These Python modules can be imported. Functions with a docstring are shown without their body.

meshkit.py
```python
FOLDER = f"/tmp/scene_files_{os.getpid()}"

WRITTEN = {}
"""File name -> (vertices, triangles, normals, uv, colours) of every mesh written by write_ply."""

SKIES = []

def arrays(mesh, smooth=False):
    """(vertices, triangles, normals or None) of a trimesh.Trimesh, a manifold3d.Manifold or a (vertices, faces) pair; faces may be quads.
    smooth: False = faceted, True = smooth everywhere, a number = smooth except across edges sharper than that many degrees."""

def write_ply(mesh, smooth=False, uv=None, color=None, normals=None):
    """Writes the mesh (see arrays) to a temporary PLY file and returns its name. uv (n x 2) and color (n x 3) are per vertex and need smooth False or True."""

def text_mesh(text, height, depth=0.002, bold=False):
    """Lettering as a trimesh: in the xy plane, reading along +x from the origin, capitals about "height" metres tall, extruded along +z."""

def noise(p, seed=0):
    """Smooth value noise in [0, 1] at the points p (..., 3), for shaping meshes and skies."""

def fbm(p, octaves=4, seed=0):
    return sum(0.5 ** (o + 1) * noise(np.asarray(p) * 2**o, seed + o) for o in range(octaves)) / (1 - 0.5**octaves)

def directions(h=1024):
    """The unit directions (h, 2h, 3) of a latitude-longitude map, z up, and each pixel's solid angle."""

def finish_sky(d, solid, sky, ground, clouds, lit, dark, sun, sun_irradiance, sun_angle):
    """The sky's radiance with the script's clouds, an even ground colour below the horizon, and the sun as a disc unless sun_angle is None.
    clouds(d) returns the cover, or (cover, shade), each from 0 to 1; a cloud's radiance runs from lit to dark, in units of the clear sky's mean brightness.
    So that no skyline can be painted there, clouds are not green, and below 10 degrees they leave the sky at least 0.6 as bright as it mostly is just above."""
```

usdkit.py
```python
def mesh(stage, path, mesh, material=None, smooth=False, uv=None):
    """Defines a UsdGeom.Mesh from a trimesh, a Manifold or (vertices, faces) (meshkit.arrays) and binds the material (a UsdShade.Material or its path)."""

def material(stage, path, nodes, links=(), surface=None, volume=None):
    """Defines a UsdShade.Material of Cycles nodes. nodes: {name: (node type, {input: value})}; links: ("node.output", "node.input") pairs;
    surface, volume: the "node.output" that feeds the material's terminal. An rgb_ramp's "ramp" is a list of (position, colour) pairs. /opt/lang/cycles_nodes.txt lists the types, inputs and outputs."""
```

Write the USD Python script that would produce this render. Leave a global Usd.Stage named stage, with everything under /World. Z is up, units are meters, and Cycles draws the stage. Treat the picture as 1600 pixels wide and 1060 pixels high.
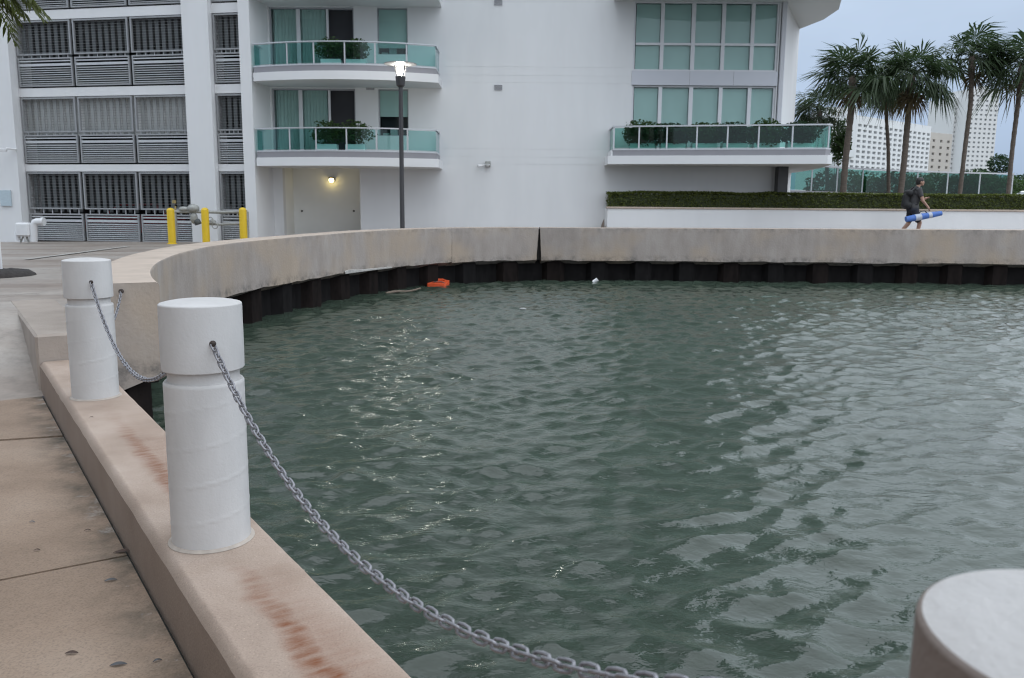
import math, random
import numpy as np, trimesh, usdkit, meshkit
import manifold3d as m3
from shapely.geometry import Polygon, box as sbox, Point, LineString
from shapely import affinity
from pxr import Usd, UsdGeom, UsdLux, UsdShade, Gf, Sdf

random.seed(7)
RNG = np.random.default_rng(7)
stage = Usd.Stage.CreateInMemory()
UsdGeom.SetStageUpAxis(stage, 'Z')
UsdGeom.SetStageMetersPerUnit(stage, 1.0)
W = UsdGeom.Xform.Define(stage, '/World')
UsdGeom.Scope.Define(stage, '/World/Looks')
PI = math.pi

# ------------------------------------------------------------------ camera
F, PITCH, ROLL, EYE = 1296.0, 0.155, -0.008, 1.281      # focal length in photo pixels (1600 wide), tilt, roll, eye above the kerb top
_c, _s = math.cos(ROLL), math.sin(ROLL)
_X = np.array([1.0, 0, 0]); _U = np.array([0, math.sin(PITCH), math.cos(PITCH)]); FW = np.array([0, math.cos(PITCH), -math.sin(PITCH)])
CR, CU = _c * _X - _s * _U, _s * _X + _c * _U
cam = UsdGeom.Camera.Define(stage, '/World/camera')
M = Gf.Matrix4d(*[*CR, 0], *[*CU, 0], *[*(-FW), 0], 0, 0, EYE, 1)
cam.AddTransformOp().Set(M)
cam.CreateHorizontalApertureAttr(23.6); cam.CreateVerticalApertureAttr(23.6 * 678 / 1024)
cam.CreateFocalLengthAttr(23.6 * F / 1600)
cam.CreateFStopAttr(4.0); cam.CreateFocusDistanceAttr(4.2)
cam.CreateClippingRangeAttr(Gf.Vec2f(0.05, 6000))
cam.CreateExposureAttr(0.0)

# ------------------------------------------------------------------ sky and light (overcast evening)
SUN = np.array([0.85, -0.22, 0.48]); SUN /= np.linalg.norm(SUN)
SUN_E, SUN_R = math.asin(SUN[2]), math.atan2(SUN[0], SUN[1])
dome = UsdLux.DomeLight.Define(stage, '/World/sky')
dome.GetPrim().SetCustomDataByKey('kind', 'structure')
skymat = usdkit.material(stage, '/World/Looks/sky_overcast', {
    'tc': ('texture_coordinate', {}),
    'sky': ('sky_texture', {'sky_type': 'single_scattering', 'sun_disc': False, 'sun_elevation': SUN_E, 'sun_rotation': SUN_R}),
    'sep': ('separate_xyz', {}),
    'map': ('mapping', {'scale': (1.0, 1.0, 2.6)}),
    'n': ('noise_texture', {'scale': 2.2, 'detail': 5.0, 'roughness': 0.5}),
    'nr': ('map_range', {'from_min': 0.3, 'from_max': 0.7, 'to_min': 0.86, 'to_max': 1.14}),
    'el': ('rgb_ramp', {'ramp': [(0.0, (.165, .215, .30)), (0.10, (.20, .252, .335)), (0.22, (.255, .31, .39)), (0.5, (.50, .58, .68)), (1.0, (.79, .87, .96))]}),
    'cl': ('vector_math', {'math_type': 'scale', 'scale': 22.5}),
    'cl2': ('vector_math', {'math_type': 'scale'}),
    'mx': ('mix_color', {'fac': 0.93}),
    'bg': ('background_shader', {'strength': 0.1}),
}, [('tc.generated', 'sep.vector'), ('tc.generated', 'map.vector'), ('map.vector', 'n.vector'), ('n.fac', 'nr.value'),
    ('sep.z', 'el.fac'), ('el.color', 'cl.vector1'), ('cl.vector', 'cl2.vector1'), ('nr.result', 'cl2.scale'),
    ('sky.color', 'mx.a'), ('cl2.vector', 'mx.b'), ('mx.result', 'bg.color')], surface='bg.background')
UsdShade.MaterialBindingAPI.Apply(dome.GetPrim()).Bind(skymat)
sun = UsdLux.DistantLight.Define(stage, '/World/sun')
sun.CreateIntensityAttr(0.38); sun.CreateAngleAttr(178.0); sun.CreateNormalizeAttr(True); sun.CreateColorAttr(Gf.Vec3f(1, .97, .93))
zax = SUN; xax = np.cross([0, 0, 1.0], zax); xax /= np.linalg.norm(xax); yax = np.cross(zax, xax)
sun.AddTransformOp().Set(Gf.Matrix4d(*[*xax, 0], *[*yax, 0], *[*zax, 0], 0, 0, 60, 1))

# ------------------------------------------------------------------ projecting photo measurements onto real planes
def ray(px, py): return (px - 800) * CR - (py - 530) * CU + F * FW
def PY(px, py, y):
    d = ray(px, py); return np.array([0, 0, EYE]) + d * (y / d[1])
def PZ(px, py, z):
    d = ray(px, py); return np.array([0, 0, EYE]) + d * ((z - EYE) / d[2])

# ------------------------------------------------------------------ scene helpers
used = {}
BASE = {}
def numbered(parent, name):
    k = used.get((parent, name), -1) + 1; used[(parent, name)] = k
    return name if k == 0 else f'{name}_{k:03d}'
def setd(p, label=None, cat=None, group=None, kind=None):
    for k, v in (('label', label), ('category', cat), ('group', group), ('kind', kind)):
        if v: p.SetCustomDataByKey(k, v)
def thing(name, label, cat, loc=(0, 0, 0), group=None, rz=0.0):
    path = '/World/' + numbered('/World', name)
    x = UsdGeom.Xform.Define(stage, path); x.AddTranslateOp().Set(Gf.Vec3d(*map(float, loc)))
    if rz: x.AddRotateZOp().Set(math.degrees(rz))
    BASE[path] = np.array(loc, float)
    setd(x.GetPrim(), label, cat, group)
    return path
def tm(mesh):
    if isinstance(mesh, trimesh.Trimesh): return mesh
    if isinstance(mesh, list): return trimesh.util.concatenate([tm(m) for m in mesh])
    v, f, _ = meshkit.arrays(mesh); return trimesh.Trimesh(v, f, process=False)
_TP = math.tan(PITCH)
def ZC(z, D=27.6):
    h = np.asarray(z, float) - EYE
    return EYE + h / (1 + (h / D + _TP) * _TP)
def ZI(z, D=27.6):
    h = np.asarray(z, float) - EYE
    return EYE + h * (1 + _TP ** 2) / (1 - h * _TP / D)
FACADES = ('/World/apartment_building', '/World/parking_garage')
def part(parent, name, mesh, mat, smooth=False, label=None, kind=None, local=False):
    """one Mesh under a thing or part; mesh in world coordinates unless local"""
    m = tm(mesh)
    path = parent + '/' + numbered(parent, name)
    b = BASE.get(parent, np.zeros(3)); BASE[path] = b
    v = np.array(m.vertices, float)
    if parent.startswith(FACADES): v[:, 2] = ZC(v[:, 2])
    v = v - (0 if local else b)
    p = usdkit.mesh(stage, path, trimesh.Trimesh(v, m.faces, process=False), mat, smooth)
    setd(p.GetPrim(), label, None, None, kind)
    return path
def single(name, mesh, mat, smooth=False, label=None, cat=None, group=None, kind=None):
    path = '/World/' + numbered('/World', name)
    p = usdkit.mesh(stage, path, tm(mesh), mat, smooth); BASE[path] = np.zeros(3)
    setd(p.GetPrim(), label, cat, group, kind); return path
def copy_of(src, name, label, loc, rz=0.0, group=None, cat=None):
    path = '/World/' + numbered('/World', name)
    x = UsdGeom.Xform.Define(stage, path)
    x.GetPrim().GetReferences().AddInternalReference(src); x.GetPrim().SetInstanceable(True)
    x.ClearXformOpOrder()
    x.AddTranslateOp().Set(Gf.Vec3d(*map(float, loc)))
    if rz: x.AddRotateZOp().Set(math.degrees(rz))
    else:
        if x.GetPrim().HasAttribute('xformOp:rotateZ'): pass
    setd(x.GetPrim(), label, cat, group); return path

def bx(x0, x1, y0, y1, z0, z1):
    b = trimesh.creation.box((abs(x1 - x0), abs(y1 - y0), abs(z1 - z0))); b.apply_translation(((x0 + x1) / 2, (y0 + y1) / 2, (z0 + z1) / 2)); return b
def cbx(x0, x1, y0, y1, z0, z1, c=0.008):
    """box with chamfered edges"""
    pts = []
    for sx in (0, 1):
        for sy in (0, 1):
            for sz in (0, 1):
                X, Y, Z = (x0, x1)[sx], (y0, y1)[sy], (z0, z1)[sz]
                dx, dy, dz = (c, -c)[sx], (c, -c)[sy], (c, -c)[sz]
                pts += [(X + dx, Y + dy, Z), (X + dx, Y, Z + dz), (X, Y + dy, Z + dz)]
    return tm(m3.Manifold.hull_points(np.array(pts, float)))
def cyl(p0, p1, r, n=12, r1=None):
    p0, p1 = np.array(p0, float), np.array(p1, float); r1 = r if r1 is None else r1
    d = p1 - p0; L = np.linalg.norm(d); d /= L
    a = np.cross(d, [0, 0, 1.0] if abs(d[2]) < .9 else [1.0, 0, 0]); a /= np.linalg.norm(a); b = np.cross(d, a)
    t = np.linspace(0, 2 * PI, n, endpoint=False)
    ring = np.cos(t)[:, None] * a + np.sin(t)[:, None] * b
    v = np.vstack([p0 + ring * r, p1 + ring * r1, p0[None], p1[None]])
    f = []
    for i in range(n):
        j = (i + 1) % n
        f += [(i, n + i, j), (j, n + i, n + j), (2 * n, i, j), (2 * n + 1, n + j, n + i)]
    m = trimesh.Trimesh(v, f, process=False); 
    if m.volume < 0: m.invert()
    return m
def tube(pts, radii, n=8, cap=True):
    pts = np.array(pts, float); k = len(pts); radii = np.broadcast_to(radii, k)
    t = np.gradient(pts, axis=0); t /= np.linalg.norm(t, axis=1, keepdims=True)
    ref = np.array([0, 0, 1.0]) if abs(t[0][2]) < .9 else np.array([1.0, 0, 0])
    a = np.cross(t, ref); nn = np.linalg.norm(a, axis=1, keepdims=True); a /= np.maximum(nn, 1e-9); b = np.cross(t, a)
    th = np.linspace(0, 2 * PI, n, endpoint=False)
    v = (pts[:, None] + radii[:, None, None] * (np.cos(th)[None, :, None] * a[:, None] + np.sin(th)[None, :, None] * b[:, None])).reshape(-1, 3)
    f = []
    for i in range(k - 1):
        for j in range(n):
            q = (j + 1) % n
            f += [(i * n + j, i * n + q, (i + 1) * n + j), (i * n + q, (i + 1) * n + q, (i + 1) * n + j)]
    if cap:
        v = np.vstack([v, pts[:1], pts[-1:]])
        for j in range(n):
            q = (j + 1) % n
            f += [(len(v) - 2, q, j), (len(v) - 1, (k - 1) * n + j, (k - 1) * n + q)]
    m = trimesh.Trimesh(v, f, process=False)
    if cap and m.volume < 0: m.invert()
    return m
def lathe(prof, n=48, center=(0, 0, 0)):
    prof = np.array(prof, float); k = len(prof)
    t = np.linspace(0, 2 * PI, n, endpoint=False)
    v = np.stack([np.outer(prof[:, 0], np.cos(t)), np.outer(prof[:, 0], np.sin(t)), np.repeat(prof[:, 1][:, None], n, 1)], -1).reshape(-1, 3) + np.array(center)
    f = []
    for i in range(k - 1):
        for j in range(n):
            q = (j + 1) % n
            f += [(i * n + j, i * n + q, (i + 1) * n + j), (i * n + q, (i + 1) * n + q, (i + 1) * n + j)]
    return trimesh.Trimesh(v, f, process=False)
def prism(poly, z0, z1):
    out = []
    for g in getattr(poly, 'geoms', [poly]):
        if g.is_empty or g.area < 1e-7: continue
        m = trimesh.creation.extrude_polygon(g, z1 - z0, engine='earcut'); m.apply_translation((0, 0, z0)); out.append(m)
    return tm(out)
def wallprism(poly, y0, y1):
    """polygon in (x, z), extruded along y from y0 (front) to y1"""
    m = prism(poly, 0, y1 - y0)
    v = m.vertices.copy(); m.vertices = np.stack([v[:, 0], y0 + v[:, 2], v[:, 1]], -1); 
    m.invert(); 
    if m.volume < 0: m.invert()
    return m
def xf(mesh, Rm, t):
    m = tm(mesh).copy(); m.vertices = m.vertices @ np.array(Rm).T + np.array(t); return m

# ------------------------------------------------------------------ materials
def C(*c): return tuple(c)
def mat(name, color, rough=.6, var=.12, vscale=3., bump=.0, bscale=40., metallic=0., spec=.5, stretch=(1, 1, 1), coat=0., detail=6.):
    c = np.array(color, float)
    nodes = {'g': ('geometry', {}), 'm': ('mapping', {'scale': stretch}), 'n': ('noise_texture', {'scale': vscale, 'detail': detail, 'roughness': .6}),
             'r': ('rgb_ramp', {'ramp': [(.25, tuple(c * (1 - var))), (.5, tuple(c)), (.78, tuple(np.minimum(c * (1 + var), .95)))]}),
             'p': ('principled_bsdf', {'roughness': rough, 'metallic': metallic, 'specular_ior_level': spec})}
    links = [('g.position', 'm.vector'), ('m.vector', 'n.vector'), ('n.fac', 'r.fac'), ('r.color', 'p.base_color')]
    if bump:
        nodes['bn'] = ('noise_texture', {'scale': bscale, 'detail': 5.0, 'roughness': .6}); nodes['b'] = ('bump', {'strength': bump, 'distance': .01})
        links += [('g.position', 'bn.vector'), ('bn.fac', 'b.height'), ('b.normal', 'p.normal')]
    return usdkit.material(stage, '/World/Looks/' + name, nodes, links, surface='p.BSDF')
def glow(name, color, strength):
    return usdkit.material(stage, '/World/Looks/' + name, {'e': ('emission', {'color': color, 'strength': strength})}, [], surface='e.emission')
def pane_mat(name, tint, rough=.02, ior=1.5, spec=(1, 1, 1)):
    return usdkit.material(stage, '/World/Looks/' + name, {
        't': ('transparent_bsdf', {'color': tint}), 'g': ('glossy_bsdf', {'color': spec, 'roughness': rough}), 'w': ('layer_weight', {'blend': .5}),
        'pw': ('math', {'math_type': 'power', 'value2': 5.0}), 'f': ('math', {'math_type': 'multiply_add', 'value2': .8, 'value3': .022}), 'x': ('mix_closure', {})},
        [('w.facing', 'pw.value1'), ('pw.value', 'f.value1'), ('f.value', 'x.fac'), ('t.BSDF', 'x.closure1'), ('g.BSDF', 'x.closure2')], surface='x.closure')
def leaf_mat(name, c0, c1, trans=.35, rough=.55):
    return usdkit.material(stage, '/World/Looks/' + name, {
        'gm': ('geometry', {}), 'r': ('rgb_ramp', {'ramp': [(0., c0), (1., c1)]}), 'p': ('principled_bsdf', {'roughness': rough, 'specular_ior_level': .35}),
        't': ('translucent_bsdf', {}), 'x': ('mix_closure', {'fac': trans})},
        [('gm.random_per_island', 'r.fac'), ('r.color', 'p.base_color'), ('r.color', 't.color'), ('p.BSDF', 'x.closure1'), ('t.BSDF', 'x.closure2')], surface='x.closure')

KU, KN = np.array([-.5645, .8255, 0]), np.array([.8255, .5645, 0])     # along the kerb, and across it towards the water
def K(u, n, z=0.): return KU * u + KN * n + np.array([0, 0, z])

WHITE = mat('white_render', (.68, .68, .68), .75, .05, 1.1, .25, 30., stretch=(1, 1, .22))
WHITE2 = mat('white_soffit', (.68, .68, .68), .8, .03, .6)
ALCOVE = mat('grey_alcove_render', (.80, .80, .77), .8, .06, .8)
FRAMEG = mat('grey_panel_frame', (.30, .305, .31), .5, .08, 6., metallic=.2)
SCREEN = mat('grey_louvre_metal', (.50, .51, .52), .45, .08, 6., metallic=.25)
FIN = mat('grey_fin_metal', (.10, .108, .11), .6, .2, 1.2, metallic=.1)
FINPALE = mat('pale_fin_metal', (.36, .37, .36), .6, .12, 1.5, metallic=.1)
ROD = mat('dull_rod_metal', (.24, .245, .25), .6, .1, 3., metallic=.1)
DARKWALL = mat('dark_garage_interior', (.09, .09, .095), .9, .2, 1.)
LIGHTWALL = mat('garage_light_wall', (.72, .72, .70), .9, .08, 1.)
ALU = mat('pale_aluminium', (.50, .51, .53), .4, .05, 4., metallic=.2)
BAND = mat('grey_band_metal', (.25, .245, .26), .5, .06, 3.)
GLASS = pane_mat('teal_balcony_glass', (.68, .86, .845), ior=1.45)
WGLASS = pane_mat('teal_window_glass', (.77, .86, .85), ior=1.5)
RGLASS = pane_mat('deep_teal_rail_glass', (.40, .62, .58))
BGLASS = pane_mat('right_balcony_glass', (.56, .78, .74))
CLEAR = pane_mat('clear_lantern_glass', (.95, .96, .95), ior=1.45)
CURTAIN = mat('sheer_curtain', (.78, .78, .76), .9, .06, 2.)
BLIND = mat('pale_roller_blind', (.80, .80, .78), .85, .04, 1.2)
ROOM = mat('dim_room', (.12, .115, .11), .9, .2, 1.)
DOORDARK = mat('dark_open_room', (.035, .035, .04), .9, .2, 1.)  # near-black sheets: unlit room depth put into the colour
BLACKM = mat('charcoal_metal', (.045, .043, .045), .45, .1, 8.)
YELLOW = mat('yellow_post_paint', (.70, .47, .02), .45, .08, 4., .2, 30.)
PIPEG = mat('grey_galvanised_pipe', (.33, .33, .31), .5, .2, 12., metallic=.3)
PIPEW = mat('white_pipe_paint', (.68, .68, .68), .5, .06, 5.)
GALV = mat('galvanised_chain', (.25, .245, .26), .48, .3, 60., metallic=.55)
RUSTY = mat('rusty_eye', (.045, .033, .027), .8, .5, 60.)
TRUNK = mat('palm_trunk_bark', (.115, .092, .075), .9, .35, 5., .8, 14., stretch=(1, 1, 3))
BARK = mat('brown_bark', (.10, .075, .055), .9, .3, 8.)
SOIL = mat('dark_mulch', (.035, .03, .028), .95, .5, 20., 1., 30.)
PLANTER = mat('pale_planter', (.60, .63, .63), .6, .05, 2.)
LEAF_HEDGE = leaf_mat('hedge_leaf', (.085, .105, .02), (.40, .40, .08), .3)
LEAF_DARK = leaf_mat('dark_shrub_leaf', (.018, .042, .016), (.075, .12, .04), .3)
LEAF_MID = leaf_mat('mid_shrub_leaf', (.04, .075, .02), (.17, .20, .05), .3)
FROND = leaf_mat('palm_frond_leaf', (.035, .058, .024), (.14, .17, .06), .32)
FROND_DRY = leaf_mat('dry_palm_leaf', (.10, .075, .035), (.17, .14, .06), .25)
FROND_OLIVE = leaf_mat('olive_palm_leaf', (.06, .075, .012), (.22, .21, .035), .35)
HEDGECORE = mat('hedge_core', (.035, .045, .016), .9, .4, 12.)

# kerb concrete: warm, speckled, with a rust streak dripped from the chain down the middle of its top
def kerb_material():
    N = {'g': ('geometry', {}), 'n1': ('noise_texture', {'scale': 2.2, 'detail': 7.0, 'roughness': .62}),
         'base': ('rgb_ramp', {'ramp': [(.2, (.265, .195, .152)), (.48, (.362, .278, .222)), (.8, (.455, .365, .305))]}),
         'n2': ('noise_texture', {'scale': 150., 'detail': 3.0}), 'sp': ('rgb_ramp', {'ramp': [(.3, (.80, .80, .80)), (.5, (1, 1, 1)), (.66, (1.0, 1.0, 1.0)), (.74, (1.5, 1.5, 1.45))]}),
         'mul': ('mix_color', {'blend_type': 'multiply', 'fac': 1.0, 'use_clamp': False}),
         'dn': ('vector_math', {'math_type': 'dot_product', 'vector2': tuple(KN)}), 'du': ('vector_math', {'math_type': 'dot_product', 'vector2': tuple(KU)}),
         'nw': ('noise_texture', {'scale': 6., 'detail': 3.0}), 'nwm': ('math', {'math_type': 'multiply_add', 'value2': .10, 'value3': -.05}),
         'cx': ('math', {'math_type': 'add'}), 'off': ('math', {'math_type': 'subtract', 'value2': .79}), 'ab': ('math', {'math_type': 'absolute'}),
         'band': ('map_range', {'range_type': 'smoothstep', 'from_min': .074, 'from_max': .002, 'to_min': 0., 'to_max': 1., 'clamp': True}),
         'comb': ('combine_xyz', {}), 'us': ('math', {'math_type': 'multiply', 'value2': 27.}), 'ns': ('math', {'math_type': 'multiply', 'value2': 5.0}), 'wv': ('math', {'math_type': 'multiply_add', 'value2': 101.3}), 'jit': ('math', {'math_type': 'multiply', 'value2': 11.0}), 'sn': ('math', {'math_type': 'sine'}), 'snm': ('map_range', {'from_min': -1., 'from_max': 1., 'to_min': .84, 'to_max': 1.12}), 'halo': ('map_range', {'range_type': 'smoothstep', 'from_min': .15, 'from_max': .0, 'to_min': 0., 'to_max': .36, 'clamp': True}), 'hoff': ('math', {'math_type': 'subtract', 'value2': .85}), 'hab': ('math', {'math_type': 'absolute'}), 'm3': ('math', {'math_type': 'multiply'}), 'hm': ('math', {'math_type': 'multiply'}), 'mxm': ('math', {'math_type': 'maximum'}), 'side': ('map_range', {'range_type': 'smoothstep', 'from_min': .622, 'from_max': .588, 'to_min': 0., 'to_max': .62, 'clamp': True}), 'shademx': ('mix_color', {'b': (.155, .115, .088)}),  # side mask: shade of the pavement-side face put into the kerb colour
         'st': ('noise_texture', {'scale': 1.0, 'detail': 5.0, 'roughness': .7}), 'str': ('map_range', {'from_min': .34, 'from_max': .62, 'to_min': .35, 'to_max': 1., 'clamp': True}),
         'm1': ('math', {'math_type': 'multiply'}),
         'env': ('rgb_ramp', {'ramp': [(0., (.3,) * 3), (.08, (.9,) * 3), (.28, (1.,) * 3), (.353, (.35,) * 3), (.37, (0.,) * 3), (.42, (0.,) * 3), (.46, (.9,) * 3), (.60, (.7,) * 3), (.67, (.15,) * 3), (.75, (0.,) * 3)]}),
         'uu': ('math', {'math_type': 'multiply', 'value2': .125}),
         'm2': ('math', {'math_type': 'multiply'}),
         'mx': ('mix_color', {'b': (.175, .055, .018)}), 
         'p': ('principled_bsdf', {'roughness': .82, 'specular_ior_level': .35}), 'bn': ('noise_texture', {'scale': 90., 'detail': 4.0}), 'b': ('bump', {'strength': .35, 'distance': .006})}
    L = [('g.position', 'n1.vector'), ('n1.fac', 'base.fac'), ('g.position', 'n2.vector'), ('n2.fac', 'sp.fac'), ('base.color', 'mul.a'), ('sp.color', 'mul.b'),
         ('g.position', 'dn.vector1'), ('g.position', 'du.vector1'), ('g.position', 'nw.vector'), ('nw.fac', 'nwm.value1'), ('dn.value', 'cx.value1'), ('nwm.value', 'cx.value2'),
         ('cx.value', 'off.value1'), ('off.value', 'ab.value1'), ('ab.value', 'band.value'),
         ('du.value', 'us.value1'), ('dn.value', 'ns.value1'), ('us.value', 'comb.x'), ('ns.value', 'comb.y'), ('comb.vector', 'st.vector'), ('st.fac', 'str.value'),
         ('nw.fac', 'jit.value1'), ('du.value', 'wv.value1'), ('jit.value', 'wv.value3'), ('wv.value', 'sn.value1'), ('sn.value', 'snm.value'),
         ('band.result', 'm1.value1'), ('snm.result', 'm1.value2'), ('m1.value', 'm3.value1'), ('str.result', 'm3.value2'),
         ('cx.value', 'hoff.value1'), ('hoff.value', 'hab.value1'), ('hab.value', 'halo.value'), ('halo.result', 'hm.value1'), ('str.result', 'hm.value2'), ('m3.value', 'mxm.value1'), ('hm.value', 'mxm.value2'),
         ('du.value', 'uu.value1'), ('uu.value', 'env.fac'), ('mxm.value', 'm2.value1'), ('env.color', 'm2.value2'), ('dn.value', 'side.value'), ('side.result', 'shademx.fac'),
         ('m2.value', 'mx.fac'), ('mul.result', 'shademx.a'), ('shademx.result', 'mx.a'), ('mx.result', 'p.base_color'), ('g.position', 'bn.vector'), ('bn.fac', 'b.height'), ('b.normal', 'p.normal')]
    return usdkit.material(stage, '/World/Looks/kerb_concrete', N, L, surface='p.BSDF')
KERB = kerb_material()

def walk_material():
    """buff pavement with mould and pale efflorescence gathered along the kerb foot"""
    N = {'g': ('geometry', {}), 'n1': ('noise_texture', {'scale': 1.3, 'detail': 8.0, 'roughness': .6}),
         'base': ('rgb_ramp', {'ramp': [(.2, (.168, .113, .075)), (.5, (.262, .186, .132)), (.8, (.34, .258, .195))]}),
         'n2': ('noise_texture', {'scale': 130., 'detail': 3.0}), 'sp': ('rgb_ramp', {'ramp': [(.28, (.72,) * 3), (.5, (1,) * 3), (.8, (1.12,) * 3)]}),
         'mul': ('mix_color', {'blend_type': 'multiply', 'fac': 1.0, 'use_clamp': False}),
         'dn': ('vector_math', {'math_type': 'dot_product', 'vector2': tuple(KN)}),
         'edge': ('map_range', {'range_type': 'smoothstep', 'from_min': .30, 'from_max': .60, 'to_min': 0., 'to_max': 1., 'clamp': True}),
         'n3': ('noise_texture', {'scale': 4.5, 'detail': 6.0, 'roughness': .65}), 'n3r': ('map_range', {'from_min': .42, 'from_max': .66, 'to_min': 0., 'to_max': 1., 'clamp': True}),
         'm': ('math', {'math_type': 'multiply'}), 'mx': ('mix_color', {'b': (.055, .045, .03)}),
         'n4': ('noise_texture', {'scale': 7., 'detail': 5.0, 'roughness': .7}), 'n4r': ('map_range', {'from_min': .56, 'from_max': .72, 'to_min': 0., 'to_max': .8, 'clamp': True}),
         'e2': ('map_range', {'range_type': 'smoothstep', 'from_min': .44, 'from_max': .56, 'to_min': 0., 'to_max': 1., 'clamp': True}), 'mm': ('math', {'math_type': 'multiply'}), 'mx2': ('mix_color', {'b': (.42, .41, .39)}),
         'p': ('principled_bsdf', {'roughness': .7, 'specular_ior_level': .4}), 'bn': ('noise_texture', {'scale': 70., 'detail': 5.0}), 'b': ('bump', {'strength': .3, 'distance': .006})}
    L = [('g.position', 'n1.vector'), ('n1.fac', 'base.fac'), ('g.position', 'n2.vector'), ('n2.fac', 'sp.fac'), ('base.color', 'mul.a'), ('sp.color', 'mul.b'),
         ('g.position', 'dn.vector1'), ('dn.value', 'edge.value'), ('g.position', 'n3.vector'), ('n3.fac', 'n3r.value'), ('edge.result', 'm.value1'), ('n3r.result', 'm.value2'),
         ('m.value', 'mx.fac'), ('mul.result', 'mx.a'), ('g.position', 'n4.vector'), ('n4.fac', 'n4r.value'), ('dn.value', 'e2.value'), ('e2.result', 'mm.value1'), ('n4r.result', 'mm.value2'),
         ('mm.value', 'mx2.fac'), ('mx.result', 'mx2.a'), ('mx2.result', 'p.base_color'), ('g.position', 'bn.vector'), ('bn.fac', 'b.height'), ('b.normal', 'p.normal')]
    return usdkit.material(stage, '/World/Looks/walk_concrete', N, L, surface='p.BSDF')
WALK = walk_material()

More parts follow.
